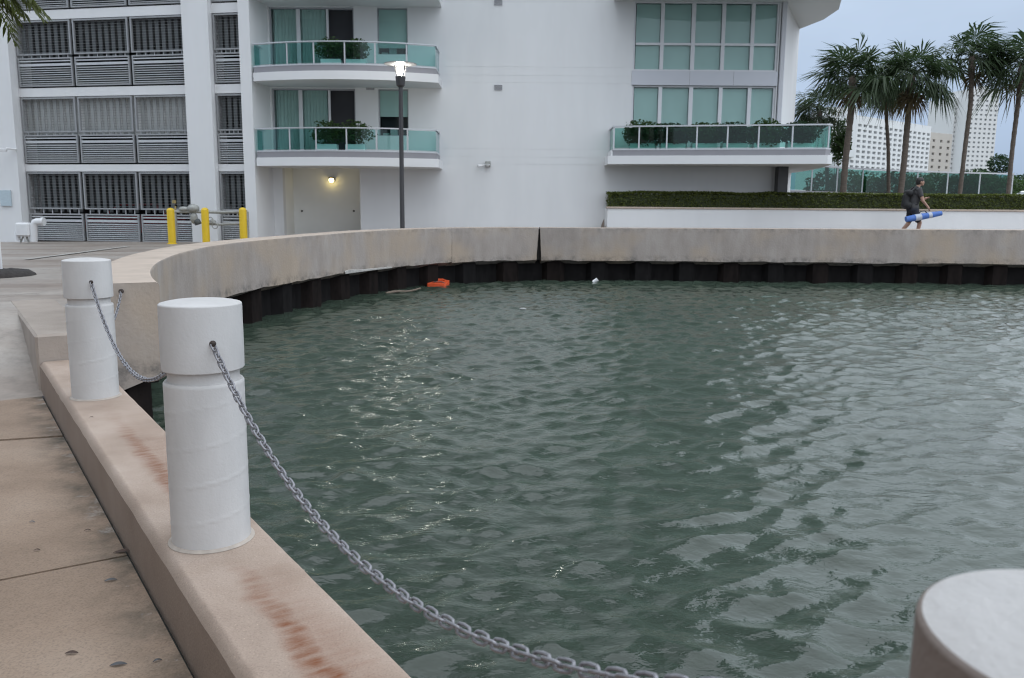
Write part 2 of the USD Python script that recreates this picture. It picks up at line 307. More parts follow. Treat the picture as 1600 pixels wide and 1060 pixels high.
def seawall_material():
    """board-marked concrete: vertical run marks, tan patches, grey algae at top and foot"""
    N = {'g': ('geometry', {}), 'mp': ('mapping', {'scale': (2.2, 2.2, .7)}), 'n1': ('noise_texture', {'scale': 1.2, 'detail': 7.0, 'roughness': .65}),
         'base': ('rgb_ramp', {'ramp': [(.22, (.26, .225, .198)), (.5, (.33, .288, .257)), (.8, (.40, .36, .325))]}),
         'n2': ('noise_texture', {'scale': .8, 'detail': 4.0}), 'n2r': ('map_range', {'from_min': .45, 'from_max': .65, 'to_min': 0., 'to_max': .7, 'clamp': True}), 'mx': ('mix_color', {'b': (.40, .315, .235)}),
         'sep': ('separate_xyz', {}), 'bot': ('map_range', {'range_type': 'smoothstep', 'from_min': .02, 'from_max': -.2, 'to_min': 0., 'to_max': .8, 'clamp': True}),
         'top': ('map_range', {'range_type': 'smoothstep', 'from_min': .52, 'from_max': .82, 'to_min': 0., 'to_max': .55, 'clamp': True}), 'mxx': ('math', {'math_type': 'maximum'}),
         'n3': ('noise_texture', {'scale': 5., 'detail': 7.0, 'roughness': .7}), 'n3r': ('map_range', {'from_min': .45, 'from_max': .68, 'to_min': 0., 'to_max': 1., 'clamp': True}), 'mm': ('math', {'math_type': 'multiply'}),
         'mx2': ('mix_color', {'b': (.075, .072, .068)}),
         'p': ('principled_bsdf', {'roughness': .85, 'specular_ior_level': .3}), 'bn': ('noise_texture', {'scale': 22., 'detail': 6.0}), 'b': ('bump', {'strength': .4, 'distance': .015})}
    L = [('g.position', 'mp.vector'), ('mp.vector', 'n1.vector'), ('n1.fac', 'base.fac'), ('g.position', 'n2.vector'), ('n2.fac', 'n2r.value'), ('n2r.result', 'mx.fac'), ('base.color', 'mx.a'),
         ('g.position', 'sep.vector'), ('sep.z', 'bot.value'), ('sep.z', 'top.value'), ('bot.result', 'mxx.value1'), ('top.result', 'mxx.value2'), ('g.position', 'n3.vector'), ('n3.fac', 'n3r.value'),
         ('mxx.value', 'mm.value1'), ('n3r.result', 'mm.value2'), ('mm.value', 'mx2.fac'), ('mx.result', 'mx2.a'), ('mx2.result', 'p.base_color'), ('g.position', 'bn.vector'), ('bn.fac', 'b.height'), ('b.normal', 'p.normal')]
    return usdkit.material(stage, '/World/Looks/seawall_concrete', N, L, surface='p.BSDF')
SEAWALL = seawall_material()
COPING = mat('coping_concrete', (.44, .36, .295), .85, .16, 2.5, .4, 60.)
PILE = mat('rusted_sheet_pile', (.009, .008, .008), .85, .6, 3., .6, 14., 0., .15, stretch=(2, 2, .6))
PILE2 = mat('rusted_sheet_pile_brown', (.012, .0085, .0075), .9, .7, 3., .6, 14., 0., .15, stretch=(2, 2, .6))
GAP = mat('dark_joint', (.025, .023, .02), .95, .3, 20.)

def plaza_material():
    """pale paving with damp brownish bands"""
    N = {'g': ('geometry', {}), 'mp': ('mapping', {'scale': (.14, .55, .3), 'rotation': (0, 0, .18)}), 'n1': ('noise_texture', {'scale': 1.6, 'detail': 5.0, 'roughness': .55}),
         'base': ('rgb_ramp', {'ramp': [(.33, (.21, .165, .135)), (.46, (.275, .23, .195)), (.56, (.325, .285, .25)), (.75, (.35, .315, .285))]}),
         'n2': ('noise_texture', {'scale': 5., 'detail': 9.0, 'roughness': .75}), 'sp': ('rgb_ramp', {'ramp': [(.25, (.62,) * 3), (.5, (.96,) * 3), (.78, (1.2,) * 3)]}), 'mul': ('mix_color', {'blend_type': 'multiply', 'fac': 1.0, 'use_clamp': False}),
         'p': ('principled_bsdf', {'roughness': .55, 'specular_ior_level': .5}), 'bn': ('noise_texture', {'scale': 40., 'detail': 5.0}), 'b': ('bump', {'strength': .25, 'distance': .006})}
    L = [('g.position', 'mp.vector'), ('mp.vector', 'n1.vector'), ('n1.fac', 'base.fac'), ('g.position', 'n2.vector'), ('n2.fac', 'sp.fac'), ('base.color', 'mul.a'), ('sp.color', 'mul.b'), ('mul.result', 'p.base_color'),
         ('g.position', 'bn.vector'), ('bn.fac', 'b.height'), ('b.normal', 'p.normal')]
    return usdkit.material(stage, '/World/Looks/plaza_paving', N, L, surface='p.BSDF')
PLAZA = plaza_material()
LINE = mat('worn_white_line', (.40, .38, .35), .7, .2, 6.)

BOLLARD = mat('white_bollard_paint', (.49, .475, .462), .65, .10, 7., .15, 70., stretch=(1, 1, .35))
WATERMAT = usdkit.material(stage, '/World/Looks/harbour_water', {
    'g': ('geometry', {}), 'm1': ('mapping', {'scale': (1., 1.5, 1.), 'rotation': (0, 0, .4)}),
    'n1': ('noise_texture', {'scale': 13.0, 'detail': 3.0, 'roughness': .5, 'distortion': .1}),
    'n2': ('noise_texture', {'scale': .22, 'detail': 3.0}), 'col': ('rgb_ramp', {'ramp': [(.3, (.0165, .0235, .0168)), (.7, (.0225, .0315, .0225))]}),
    'b1': ('bump', {'strength': 1.0, 'distance': .0075}),
    'p': ('principled_bsdf', {'roughness': .006, 'ior': 1.42, 'specular_ior_level': .5})},
    [('g.position', 'm1.vector'), ('m1.vector', 'n1.vector'), ('g.position', 'n2.vector'), ('n2.fac', 'col.fac'), ('col.color', 'p.base_color'), ('n1.fac', 'b1.height'), ('b1.normal', 'p.normal')], surface='p.BSDF')

# ================================================================== SETTING: water
ZW = -.815
def grow(a, step, stop, k=1.35):
    out = []; x = a
    while abs(x) < stop: x += step; step *= k; out.append(x)
    return out
def water():
    xs = np.concatenate([np.arange(-6.6, -2.0, .045), np.arange(-2.0, 3.5, .03), np.arange(3.5, 8, .04), np.arange(8, 17.0, .055)])
    xs = np.concatenate([np.array(grow(xs[0], -.1, 3000))[::-1], xs, grow(xs[-1], .1, 3000)])
    ys = [.9]
    while ys[-1] < 25.2: ys.append(ys[-1] + .022 + .0022 * ys[-1])
    ys = np.concatenate([np.array(grow(.9, -.05, 3000))[::-1], ys])
    X, Y = np.meshgrid(xs, ys)
    fade = np.exp(-np.maximum(0, np.hypot(np.maximum(0, np.abs(X - 5) - 12), np.maximum(0, np.abs(Y - 13) - 13))) / 6)
    rng = np.random.default_rng(11)
    H = np.zeros_like(X); DX = np.zeros_like(X); DY = np.zeros_like(X)
    n = 170
    lam = np.exp(np.linspace(math.log(.13), math.log(4.0), n) + rng.normal(0, .02, n))
    th = math.radians(104) + rng.normal(0, .68, n)
    ph = rng.uniform(0, 2 * PI, n)
    slope = .0325 * np.exp(-(np.log(lam / .31) / .85) ** 2) + .0045
    # gusts: patches of rougher and calmer water
    gust = .75 + .5 * meshkit.fbm(np.stack([X * .18, Y * .18, X * 0], -1), 3, 5)
    for l, t, p, s in zip(lam, th, ph, slope):
        k = 2 * PI / l; a = s / k
        arg = k * (math.cos(t) * X + math.sin(t) * Y) + p
        H += a * np.sin(arg)
        cq = np.cos(arg) * a * .75
        DX += cq * math.cos(t); DY += cq * math.sin(t)
    g = fade * gust
    V = np.stack([X + DX * g, Y + DY * g, ZW + H * g], -1)
    ny, nx = X.shape
    idx = np.arange(nx * ny).reshape(ny, nx)
    f = np.stack([idx[:-1, :-1], idx[:-1, 1:], idx[1:, 1:], idx[1:, :-1]], -1).reshape(-1, 4)
    cx = X[:-1, :-1].ravel(); cy = Y[:-1, :-1].ravel()
    keep = ~((cx < -6.7) & (cy > 2)) & ~((cx * KN[0] + cy * KN[1] < .45))
    f = f[keep]
    ui, inv = np.unique(f, return_inverse=True)
    single('water', (V.reshape(-1, 3)[ui], inv.reshape(-1, 4)), WATERMAT, True, kind='structure')
water()

# ================================================================== SETTING: seawall path, plaza, ground
PATH = np.array([K(7.8, 1.55)[:2], (-3.84, 8.85), (-4.28, 10.2), (-4.66, 12.0), (-4.80, 13.6), (-4.62, 15.5), (-4.05, 18.25), (-3.15, 20.85), (-1.80, 23.1), (-.48, 24.12), (.76, 24.6)])
# smooth the curve
from scipy.interpolate import CubicSpline
_t = np.concatenate([[0], np.cumsum(np.linalg.norm(np.diff(PATH, axis=0), axis=1))])
_cs = CubicSpline(_t, PATH)
ARC = _cs(np.arange(0, _t[-1], .2)); ARC = np.vstack([ARC, PATH[-1:]])
STR = np.stack([np.linspace(.80, 44, 150), 24.62 + .1 * np.clip((np.linspace(.80, 44, 150) - .8) / 4, 0, 1) - .028 * np.maximum(0, np.linspace(.80, 44, 150) - 6)], -1)
def wall_top(p):
    x, y = p[..., 0], p[..., 1]
    return np.interp(y, [7.3, 13.6, 17.5, 20.7, 24.0], [.625, .677, .71, .75, .765]) + np.clip(x - 2, 0, 12) * .0035
def plaza_z(x, y):
    u = x * KU[0] + y * KU[1]; n = x * KN[0] + y * KN[1]
    base = np.clip(.29 + .0135 * x, 0., .47)
    t = np.clip((u - 7.6) / 2.3, 0, 1); t = t * t * (3 - 2 * t)
    z = -.25 + (base + .25) * t
    return np.where((x > 3.0) & (y > 27.2), 1.0, z)
def plaza():
    basin = Polygon(np.vstack([ARC, STR, [(44, -40), (10, -40)], [K(-40, 1.55)[:2]]])).buffer(.27)
    us = np.concatenate([np.arange(7.6, 34, .25), np.arange(34, 75, 1.0)]); ns = np.arange(-28, 55, .25)
    Ug, Ng = np.meshgrid(us, ns)
    Xg, Yg = KU[0] * Ug + KN[0] * Ng, KU[1] * Ug + KN[1] * Ng
    Zg = plaza_z(Xg, Yg) + .012 * (meshkit.fbm(np.stack([Xg * .5, Yg * .5, Xg * 0], -1), 3, 2) - .5)
    V = np.stack([Xg, Yg, Zg], -1).reshape(-1, 3)
    nn, nu = Ug.shape; idx = np.arange(nn * nu).reshape(nn, nu)
    f = np.stack([idx[:-1, :-1], idx[:-1, 1:], idx[1:, 1:], idx[1:, :-1]], -1).reshape(-1, 4)
    c = V[f].mean(1)[:, :2]
    import shapely
    keep = ~shapely.contains_xy(basin, c[:, 0], c[:, 1]) & ~((c @ KN[:2] > 1.0) & (c @ KU[:2] < 8.2))
    f = f[keep]; ui, inv = np.unique(f, return_inverse=True)
    m = trimesh.Trimesh(V[ui], inv.reshape(-1, 4)[:, [0, 2, 1]].tolist() + inv.reshape(-1, 4)[:, [0, 3, 2]].tolist(), process=False)
    if m.face_normals[:, 2].mean() < 0: m.invert()
    single('plaza', m, PLAZA, True, kind='structure')
plaza()
GROUND = mat('far_ground', (.12, .125, .09), .9, .3, .05)
single('ground', trimesh.Trimesh([(-3000, 30, -.35), (3000, 30, -.35), (3000, 4000, -.35), (-3000, 4000, -.35), (-3000, -3000, -.35), (-60, -3000, -.35), (-60, 30, -.35)], [(0, 1, 2), (0, 2, 3), (4, 5, 6), (4, 6, 0)], process=False), GROUND, kind='structure')

# sidewalk: separate cast slabs with open joints
base = single('pavement', prism(Polygon([K(-9, -6)[:2], K(-9, .6)[:2], K(7.62, .6)[:2], K(7.62, -6)[:2]]), -.5, -.275), GAP, kind='structure')
def joint_line(p, d): 
    p, d = np.array(p), np.array(d) / np.linalg.norm(d); return p, d
j1 = joint_line(PZ(60, 685, -.25)[:2], (.95, .30)); j2 = joint_line(PZ(40, 899, -.25)[:2], (.80, .50))
def at_n(j, n):
    p, d = j; t = (n - p @ KN[:2]) / (d @ KN[:2]); return p + d * t
edges = [(K(7.6, -6)[:2], K(7.6, .574)[:2])] + [(at_n(j, -6), at_n(j, .574)) for j in (j1, j2)]
for k in range(1, 6): edges.append((edges[2][0] - KU[:2] * 1.75 * k, edges[2][1] - KU[:2] * 1.75 * k))
for qi, (a, b) in enumerate(zip(edges[:-1], edges[1:])):
    if qi == 0: b = (b[0] + KU[:2] * .03, b[1] + KU[:2] * .03)
    sl = Polygon([a[0], a[1], b[1], b[0]]).buffer(-.012).buffer(.003)
    part(base, 'paving_slab', prism(sl, -.274, -.25), WALK)

# ================================================================== near kerb
kerb = thing('concrete_kerb', 'long tan concrete kerb with rust streaks carrying the white bollards at the water edge', 'kerb', K(0, .78))
def kerb_mesh(u0, u1):
    prof = [(.578, -.42), (.583, -.03), (.610, -.004), (.625, 0), (.955, 0), (.975, -.004), (.985, -.02), (.985, -1.6)]
    us = np.arange(u0, u1 + 1e-6, .06); us[-1] = u1
    P = np.array(prof); V = []
    for u in us:
        for (n, z) in P: V.append(K(u, n, z))
    V = np.array(V); k = len(P)
    d = (meshkit.fbm(V * 9, 4, 3) - .5) * .010
    V = V + np.outer(d, KN) * (np.tile(np.arange(k), len(us)) < 4)[:, None] + np.outer((meshkit.fbm(V * 7, 4, 9) - .5) * .008, [0, 0, 1])
    f = []
    for i in range(len(us) - 1):
        for j in range(k - 1):
            a = i * k + j; f += [(a, a + 1, a + k), (a + 1, a + k + 1, a + k)]
    m = trimesh.Trimesh(V, f, process=False)
    caps = [[0] + [j for j in range(k)]]
    c0 = [(0, j + 1, j) for j in range(1, k - 1)]; o = (len(us) - 1) * k; c1 = [(o, o + j, o + j + 1) for j in range(1, k - 1)]
    m = trimesh.Trimesh(V, f + c0 + c1, process=False)
    mid = len(f) // 2
    if m.face_normals[[i for i in range(len(f)) if abs(m.face_normals[i][2]) > .9]].mean(0)[2] < 0: m.invert()
    return m
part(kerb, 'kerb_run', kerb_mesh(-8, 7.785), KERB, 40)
def kbox(u0, u1, n0, n1, z0, z1, c=.02):
    b = cbx(n0, n1, u0, u1, z0, z1, c); v = b.vertices.copy(); b.vertices = v[:, :1] * KN + v[:, 1:2] * KU + v[:, 2:] * [0, 0, 1]
    if b.volume < 0: b.invert()
    return b
BLOCKM = mat('ramp_block_concrete', (.32, .27, .23), .85, .18, 2.5, .4, 50.)
part(kerb, 'ramp_kerb', kbox(7.80, 10.8, .565, 1.02, -.5, .225), BLOCKM, False, 'raised kerb block where the pavement ramps up')

# ================================================================== curved seawall
wall = thing('seawall', 'curved weathered concrete seawall with dark gap and rusty steel sheet piles below', 'seawall', (0, 24, 0))
def offset_path(P, d):
    t = np.gradient(P, axis=0); t /= np.linalg.norm(t, axis=1, keepdims=True)
    nrm = np.stack([-t[:, 1], t[:, 0]], -1)      # left of travel = landward
    return P + nrm * d
def sweep_cap(P, width=.55, zb=-.2, seed=1, wedge0=0., wedge1=0.):
    zt = wall_top(P); k = len(P)
    cols = [(0.0, 'b'), (.0, .25), (.0, .5), (.0, .75), (0., 'c'), (.012, 'd'), (.03, 't'), (width - .03, 't'), (width, 'c'), (width, -.4)]
    V = []
    for off, zz in cols:
        Q = offset_path(P, off); x = Q.copy()
        if zz == 'b': z = np.full(k, zb) + (meshkit.fbm(np.c_[P * 3.1, np.zeros(k)], 4, seed) - .5) * .07
        elif zz == 'c': z = zt - .03 + (meshkit.fbm(np.c_[P * 2.3, np.ones(k)], 4, seed) - .5) * .015
        elif zz == 'd': z = zt - .008
        elif zz == 't': z = zt + (meshkit.fbm(np.c_[P * 1.1, np.ones(k) * off], 3, seed + 4) - .5) * .012
        elif zz == -.4: z = np.full(k, -.4)
        else: z = zb + (zt - .03 - zb) * zz
        V.append(np.c_[x, z])
    V = np.array(V)                    # cols x k x 3
    rough = (meshkit.fbm(V * 2.2, 4, seed + 7) - .5) * .03
    t = np.gradient(P, axis=0); t /= np.linalg.norm(t, axis=1, keepdims=True)
    nrm = np.stack([-t[:, 1], t[:, 0], 0 * t[:, 0]], -1)
    V[:5] += rough[:5, :, None] * nrm[None]
    for j in range(6):                  # a joint face that opens towards the foot
        fr = np.clip((zt[0] - V[j, :, 2]) / (zt[0] - zb), 0, 1)
        if wedge0: V[j, 0, :2] += t[0] * wedge0 * fr[0]
        if wedge1: V[j, -1, :2] -= t[-1] * wedge1 * fr[-1]
    c = len(cols); Vf = V.reshape(-1, 3); f = []
    for j in range(c):
        q = (j + 1) % c
        for i in range(k - 1):
            a, b, d, e = j * k + i, q * k + i, q * k + i + 1, j * k + i + 1
            f += [(a, b, d), (a, d, e)]
    f += [(0, j * k, (j + 1) * k) for j in range(1, c - 1)] + [(k - 1, (j + 1) * k + k - 1, j * k + k - 1) for j in range(1, c - 1)]
    m = trimesh.Trimesh(Vf, f, process=False)
    if m.volume < 0: m.invert()
    tops = np.zeros(len(m.faces), bool); tops[5 * 2 * (k - 1):8 * 2 * (k - 1)] = True
    return [trimesh.Trimesh(Vf, m.faces[q], process=False) for q in (~tops, tops)]
def cap(P, **kw):
    a, b = sweep_cap(P, **kw); q = part(wall, 'cap_segment', a, SEAWALL, 35); part(q, 'cap_top', b, COPING, 35)
i705 = int(np.argmin(np.abs(ARC[:, 0] + 1.71) + (ARC[:, 1] < 20) * 50))
cap(ARC[:i705 + 1], seed=1)
seg2 = ARC[i705:].copy(); seg2[0] += (seg2[1] - seg2[0]) * .05
cap(seg2, seed=5, wedge1=.06)
cap(STR, seed=9, wedge0=.05)
FULL = np.vstack([ARC, STR])
part(wall, 'joint_filler', xf(bx(-.25, .25, 0, .3, -.2, .72), np.eye(3), (.78, 24.75, 0)), GAP)
patch = []
# white repair strip at the foot of the curved part
i0, i1 = int(np.argmin(np.abs(ARC[:, 1] - 18.9) + (ARC[:, 0] > -2) * 50)), int(np.argmin(np.abs(ARC[:, 1] - 21.0) + (ARC[:, 0] > -1) * 50))
RPp = ARC[i0:i1 + 1]; kk_ = len(RPp); hh_ = .01 + .085 * meshkit.noise(np.c_[RPp * 2.3, np.zeros(kk_)], 3)
o0, o1 = offset_path(RPp, -.035), offset_path(RPp, .02)
Vr = np.concatenate([np.c_[o0, np.full(kk_, -.205)], np.c_[o0, -.205 + hh_], np.c_[o1, -.205 + hh_ + .02]]); fr_ = []
for q in range(2):
    for i in range(kk_ - 1): a0 = q * kk_ + i; fr_ += [(a0, a0 + 1, a0 + kk_ + 1), (a0, a0 + kk_ + 1, a0 + kk_)]
part(wall, 'repair_strip', trimesh.Trimesh(Vr, fr_, process=False), mat('pale_mortar', (.40, .385, .36), .9, .25, 10.), 40, label='ragged pale mortar repair along the foot of the wall')
# sheet piles
dist = np.concatenate([[0], np.cumsum(np.linalg.norm(np.diff(FULL, axis=0), axis=1))])
def on_path(sv, off):
    x = np.interp(sv, dist, FULL[:, 0]); y = np.interp(sv, dist, FULL[:, 1])
    x2 = np.interp(sv + .05, dist, FULL[:, 0]); y2 = np.interp(sv + .05, dist, FULL[:, 1])
    t = np.array([x2 - x, y2 - y]); t /= np.linalg.norm(t) + 1e-9
    return np.array([x, y]) + np.array([-t[1], t[0]]) * off
PP = 1.32
for i in range(int(44 / PP)):
    s0 = i * PP + .02
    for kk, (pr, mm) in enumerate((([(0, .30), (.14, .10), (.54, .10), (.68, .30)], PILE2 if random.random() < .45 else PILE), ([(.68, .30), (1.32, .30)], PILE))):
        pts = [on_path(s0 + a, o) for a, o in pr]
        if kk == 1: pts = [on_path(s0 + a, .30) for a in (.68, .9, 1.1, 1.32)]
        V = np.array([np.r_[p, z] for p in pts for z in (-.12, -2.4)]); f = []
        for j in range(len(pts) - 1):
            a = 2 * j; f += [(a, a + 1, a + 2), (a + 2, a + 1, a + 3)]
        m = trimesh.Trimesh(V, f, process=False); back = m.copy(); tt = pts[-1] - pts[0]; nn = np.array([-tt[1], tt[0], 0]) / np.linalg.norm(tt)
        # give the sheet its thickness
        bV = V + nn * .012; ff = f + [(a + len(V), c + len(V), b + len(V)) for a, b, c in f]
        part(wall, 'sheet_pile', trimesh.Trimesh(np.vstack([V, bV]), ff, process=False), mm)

# ================================================================== bollards and chains
CZ, RB = .927, .149
bol_pos = [K(3.2145, .78), K(6.164, .78), K(.2477, .78)]
bol_lab = ['middle white bollard standing nearest the photo centre-left with the chain eye facing the camera',
           'farthest white bollard beside the end of the seawall', 'nearest white bollard, only its round top showing in the lower right corner']
def bollard_parts(t, side=None, topm=None, ez=.79):
    side = side or BOLLARD; topm = topm or BOLLARD
    shaft = []
    zs = np.linspace(-.02, CZ - .251 - .048, 90); n = 96
    th = np.linspace(0, 2 * PI, n, endpoint=False)
    V = []
    pitch = .145
    for z in list(zs) :
        h = np.mod(z - th / (2 * PI) * pitch, pitch) / pitch          # raised spiral seam left by the form tube
        r = RB - .003 + .0019 * np.exp(-((np.minimum(h, 1 - h)) / .03) ** 2) * (.35 + .9 * meshkit.noise(np.stack([np.cos(th) * 2, np.sin(th) * 2, np.full(n, z * 4)], -1), 3))
        V.append(np.stack([r * np.cos(th), r * np.sin(th), np.full(n, z)], -1))
    V.insert(0, V[0] * [1.03, 1.03, 1] ); V.append(V[-1] * [.97, .97, 1] + [0, 0, .007]); V.append(V[-1] * [.85, .85, 1] + [0, 0, .001])
    V = np.array(V); k = len(V); V = V.reshape(-1, 3); f = []
    for i in range(k - 1):
        for j in range(n):
            q = (j + 1) % n; f += [(i * n + j, i * n + q, (i + 1) * n + j), (i * n + q, (i + 1) * n + q, (i + 1) * n + j)]
    part(t, 'shaft', trimesh.Trimesh(V, f, process=False), side, 50, local=True)
    part(t, 'neck', lathe([(.133, CZ - .315), (.130, CZ - .27), (.132, CZ - .245)], 48), side, True, local=True)
    zb = CZ - .251
    part(t, 'cap', lathe([(0.0, zb + .004), (RB - .010, zb), (RB - .003, zb + .002), (RB, zb + .006), (RB + .001, zb + .1), (RB, CZ - .006), (RB - .0015, CZ - .002), (RB - .005, CZ + .0005)], 96), side, 40, local=True)
    part(t, 'cap_top', lathe([(RB - .005, CZ + .0005), (RB * .85, CZ + .005), (RB * .7, CZ + .009), (RB * .35, CZ + .014), (0.0, CZ + .0155)], 96), topm, 40, local=True)
    part(t, 'mortar_ring', lathe([(RB + .012, .0005), (RB + .008, .005), (RB - .004, .010)], 48), mat('pale_mortar_ring', (.38, .33, .285), .9, .2, 20.) if not stage.GetPrimAtPath('/World/Looks/pale_mortar_ring') else UsdShade.Material.Get(stage, '/World/Looks/pale_mortar_ring'), True, local=True)
    for sgn in (1, -1):
        c = KU * sgn
        part(t, 'chain_eye', tube([c * (RB - .03) + [0, 0, ez], c * (RB + .001) + [0, 0, ez], c * (RB + .006) + [0, 0, ez - .003]], [.013, .013, .010], 10), RUSTY, True, local=True)
b0 = thing('bollard', bol_lab[0], 'bollard', bol_pos[0], 'white bollards along the kerb')
bollard_parts(b0)
copy_of(b0, 'bollard', bol_lab[1], bol_pos[1], 0, 'white bollards along the kerb', 'bollard')
BSHADED = mat('shaded_bollard_concrete', (.20, .162, .142), .8, .16, 4., .3, 60.)  # beige concrete darkened so the side's shade sits in its colour
BTOP = mat('brushed_bollard_top', (.42, .405, .395), .8, .06, 40., .4, 60., stretch=(1.8, .5, 1.))
b2 = thing('bollard', bol_lab[2], 'bollard', bol_pos[2], 'white bollards along the kerb')
bollard_parts(b2, BSHADED, BTOP, .813)

def link_mesh(a, b, roll):
    """one oval chain link from a to b"""
    d = b - a; L = np.linalg.norm(d); d = d / L
    s = np.cross(d, [0, 0, 1.0]); s /= np.linalg.norm(s); t = np.cross(s, d)
    w = math.cos(roll) * s + math.sin(roll) * t
    hl, hw, r = L * .5 + .0075, .0105, .0037
    th = np.linspace(0, 2 * PI, 12, endpoint=False)
    nrm = np.cross(d, w)
    V = []; straight = hl - hw
    for q in th:
        cx = hw * math.cos(q) + (straight if math.cos(q) > 1e-6 else -straight if math.cos(q) < -1e-6 else 0)
        P = (a + b) / 2 + d * cx + w * hw * math.sin(q)
        o = d * math.cos(q) + w * math.sin(q)
        for v in np.linspace(0, 2 * PI, 6, endpoint=False): V.append(P + r * (math.cos(v) * o + math.sin(v) * nrm))
    f = []
    for i in range(12):
        for j in range(6):
            i2, j2 = (i + 1) % 12, (j + 1) % 6
            f += [(i * 6 + j, i2 * 6 + j, i * 6 + j2), (i2 * 6 + j, i2 * 6 + j2, i * 6 + j2)]
    m = trimesh.Trimesh(np.array(V), f, process=False)
    if m.volume < 0: m.invert()
    return m
def chain(p0, p1, sag, label, roll0=.6):
    p0, p1 = np.array(p0), np.array(p1)
    t = np.linspace(0, 1, 600); P = p0[None] * (1 - t)[:, None] + p1[None] * t[:, None]; P[:, 2] -= sag * 4 * t * (1 - t)
    s = np.concatenate([[0], np.cumsum(np.linalg.norm(np.diff(P, axis=0), axis=1))])
    n = int(round(s[-1] / .033)); q = np.linspace(0, s[-1], n + 1)
    Q = np.stack([np.interp(q, s, P[:, k]) for k in range(3)], -1)
    th = thing('chain', label, 'chain', tuple((p0 + p1) / 2), 'chains hung between the bollards')
    for i in range(n):
        part(th, 'link', link_mesh(Q[i], Q[i + 1], roll0 + (PI / 2 if i % 2 else 0) + random.uniform(-.22, .22)), GALV, True)
chain(K(3.2145 - RB, .78, .787), K(.2477 + RB, .78, .81), .374, 'galvanised chain sagging across the foreground from the middle bollard to the lower right bollard')
chain(K(6.164 - RB, .78, .787), K(3.2145 + RB, .78, .787), .38, 'galvanised chain hanging between the two left white bollards')
ep = PZ(200, 470, .5)
we = K(7.80, 1.24, .555)
chain(K(6.164 + RB, .78, .787), we, .30, 'short galvanised chain from the farthest bollard to the eye in the seawall end')
part(wall, 'chain_eye', xf(lathe([(.022, .0), (.02, .012), (.010, .016), (0, .016)], 16), np.stack([KN, [0, 0, 1.0], -KU], -1), we), RUSTY, True, label='rusty eye bolt with pale stain in the wall end')

# ================================================================== facade reference planes
YF = 27.9
def FX(px, py=200): return PY(px, py, YF)[0]
def FZ(py, px=700): return PY(px, py, YF)[2]

apt = thing('apartment_building', 'white rendered apartment building with teal glass balconies behind the seawall', 'building', (0, YF, 0))
STORY = 2.74
xL, xR = FX(384), FX(1212)
HTOP = 31.0
floorz = [3.05 + STORY * i for i in range(0, 10)]
openings = []
A0, A1 = FX(443, 320), FX(563, 320)
openings.append(sbox(A0, -.3, A1, 2.64))
D0, D1 = FX(426), FX(556)
W0, W1 = FX(591.5), FX(638.5)
G0, G1 = FX(986), FX(1209)
for i in range(10):
    zf = floorz[i] + .05
    openings.append(sbox(D0, zf, D1, zf + 2.20))
    openings.append(sbox(W0, zf + .62, W1, zf + 2.20))
    if i == 0: openings.append(sbox(G0, 3.2, G1, 5.50))
    else: openings.append(sbox(G0, 5.98 + (i - 1) * STORY, G1, 5.98 + (i - 1) * STORY + 2.36))
full = sbox(xL, -.4, xR, HTOP)
for o in openings: full = full.difference(o)
cuts = [-.4, 2.80, 3.04, 3.31, 5.55, 5.79, 6.08]
z = 6.08
while z + STORY < HTOP: cuts += [z + STORY - .53, z + STORY - .29, z + STORY]; z += STORY
cuts.append(HTOP)
for a, b in zip(cuts[:-1], cuts[1:]):
    part(apt, 'wall_panel', wallprism(full.intersection(sbox(xL, a + .003, xR, b - .003)), YF, YF + .28), WHITE)
part(apt, 'wall_core', wallprism(full.buffer(-.004), YF + .006, YF + .26), WHITE2)
# side return wall, roof, rear
xs2, ys2 = FX(1226, 250) * 0 + 10.45, 31.8
sidewall = Polygon([(xR - .02, YF - .0), (xR + .12, YF), (xs2, ys2), (xs2, 44), (xL, 44), (xL, 43.7), (xs2 - .3, 43.7), (xs2 - .3, ys2 + .1), (xR - .02, YF + .3)])
part(apt, 'side_wall', prism(sidewall, -.3, HTOP), WHITE)
part(apt, 'roof', bx(xL, xs2, YF + .3, 43.7, HTOP - .3, HTOP), WHITE2)
part(apt, 'wall_corner', cbx(xR + .0, xR + .16, YF - .06, YF + .12, 2.75, HTOP, .02), mat('grey_corner_render', (.56, .56, .59), .7, .04, 1.))
# floors inside
for i in range(10): part(apt, 'floor_slab', bx(xL + .1, xR - .2, YF + .3, YF + 3.6, floorz[i] - .22, floorz[i] + .03), ROOM)
part(apt, 'inner_wall', bx(xL + .1, xR - .1, YF + 3.6, YF + 3.75, -.3, HTOP - .5), ROOM)
for xx in (W0 - .5, W1 + .3, G0 - .4): part(apt, 'inner_wall', bx(xx, xx + .1, YF + .3, YF + 3.6, 2.9, HTOP - .5), ROOM)
# alcove
part(apt, 'alcove_lining', [bx(A0 - .12, A0, YF + .28, YF + 1.3, -.3, 2.85), bx(A1, A1 + .12, YF + .28, YF + 1.3, -.3, 2.85), bx(A0 - .12, A1 + .12, YF + 1.3, YF + 1.42, -.3, 2.85), bx(A0, A1, YF + .28, YF + 1.3, 2.66, 2.82)], ALCOVE)
for px in (472, 553):
    p = PY(px, 330, YF + 1.3); p[2] = ZI(p[2]); part(apt, 'alcove_hole', cyl(p + [0, -.03, 0], p + [0, .01, 0], .035, 10), BLACKM)

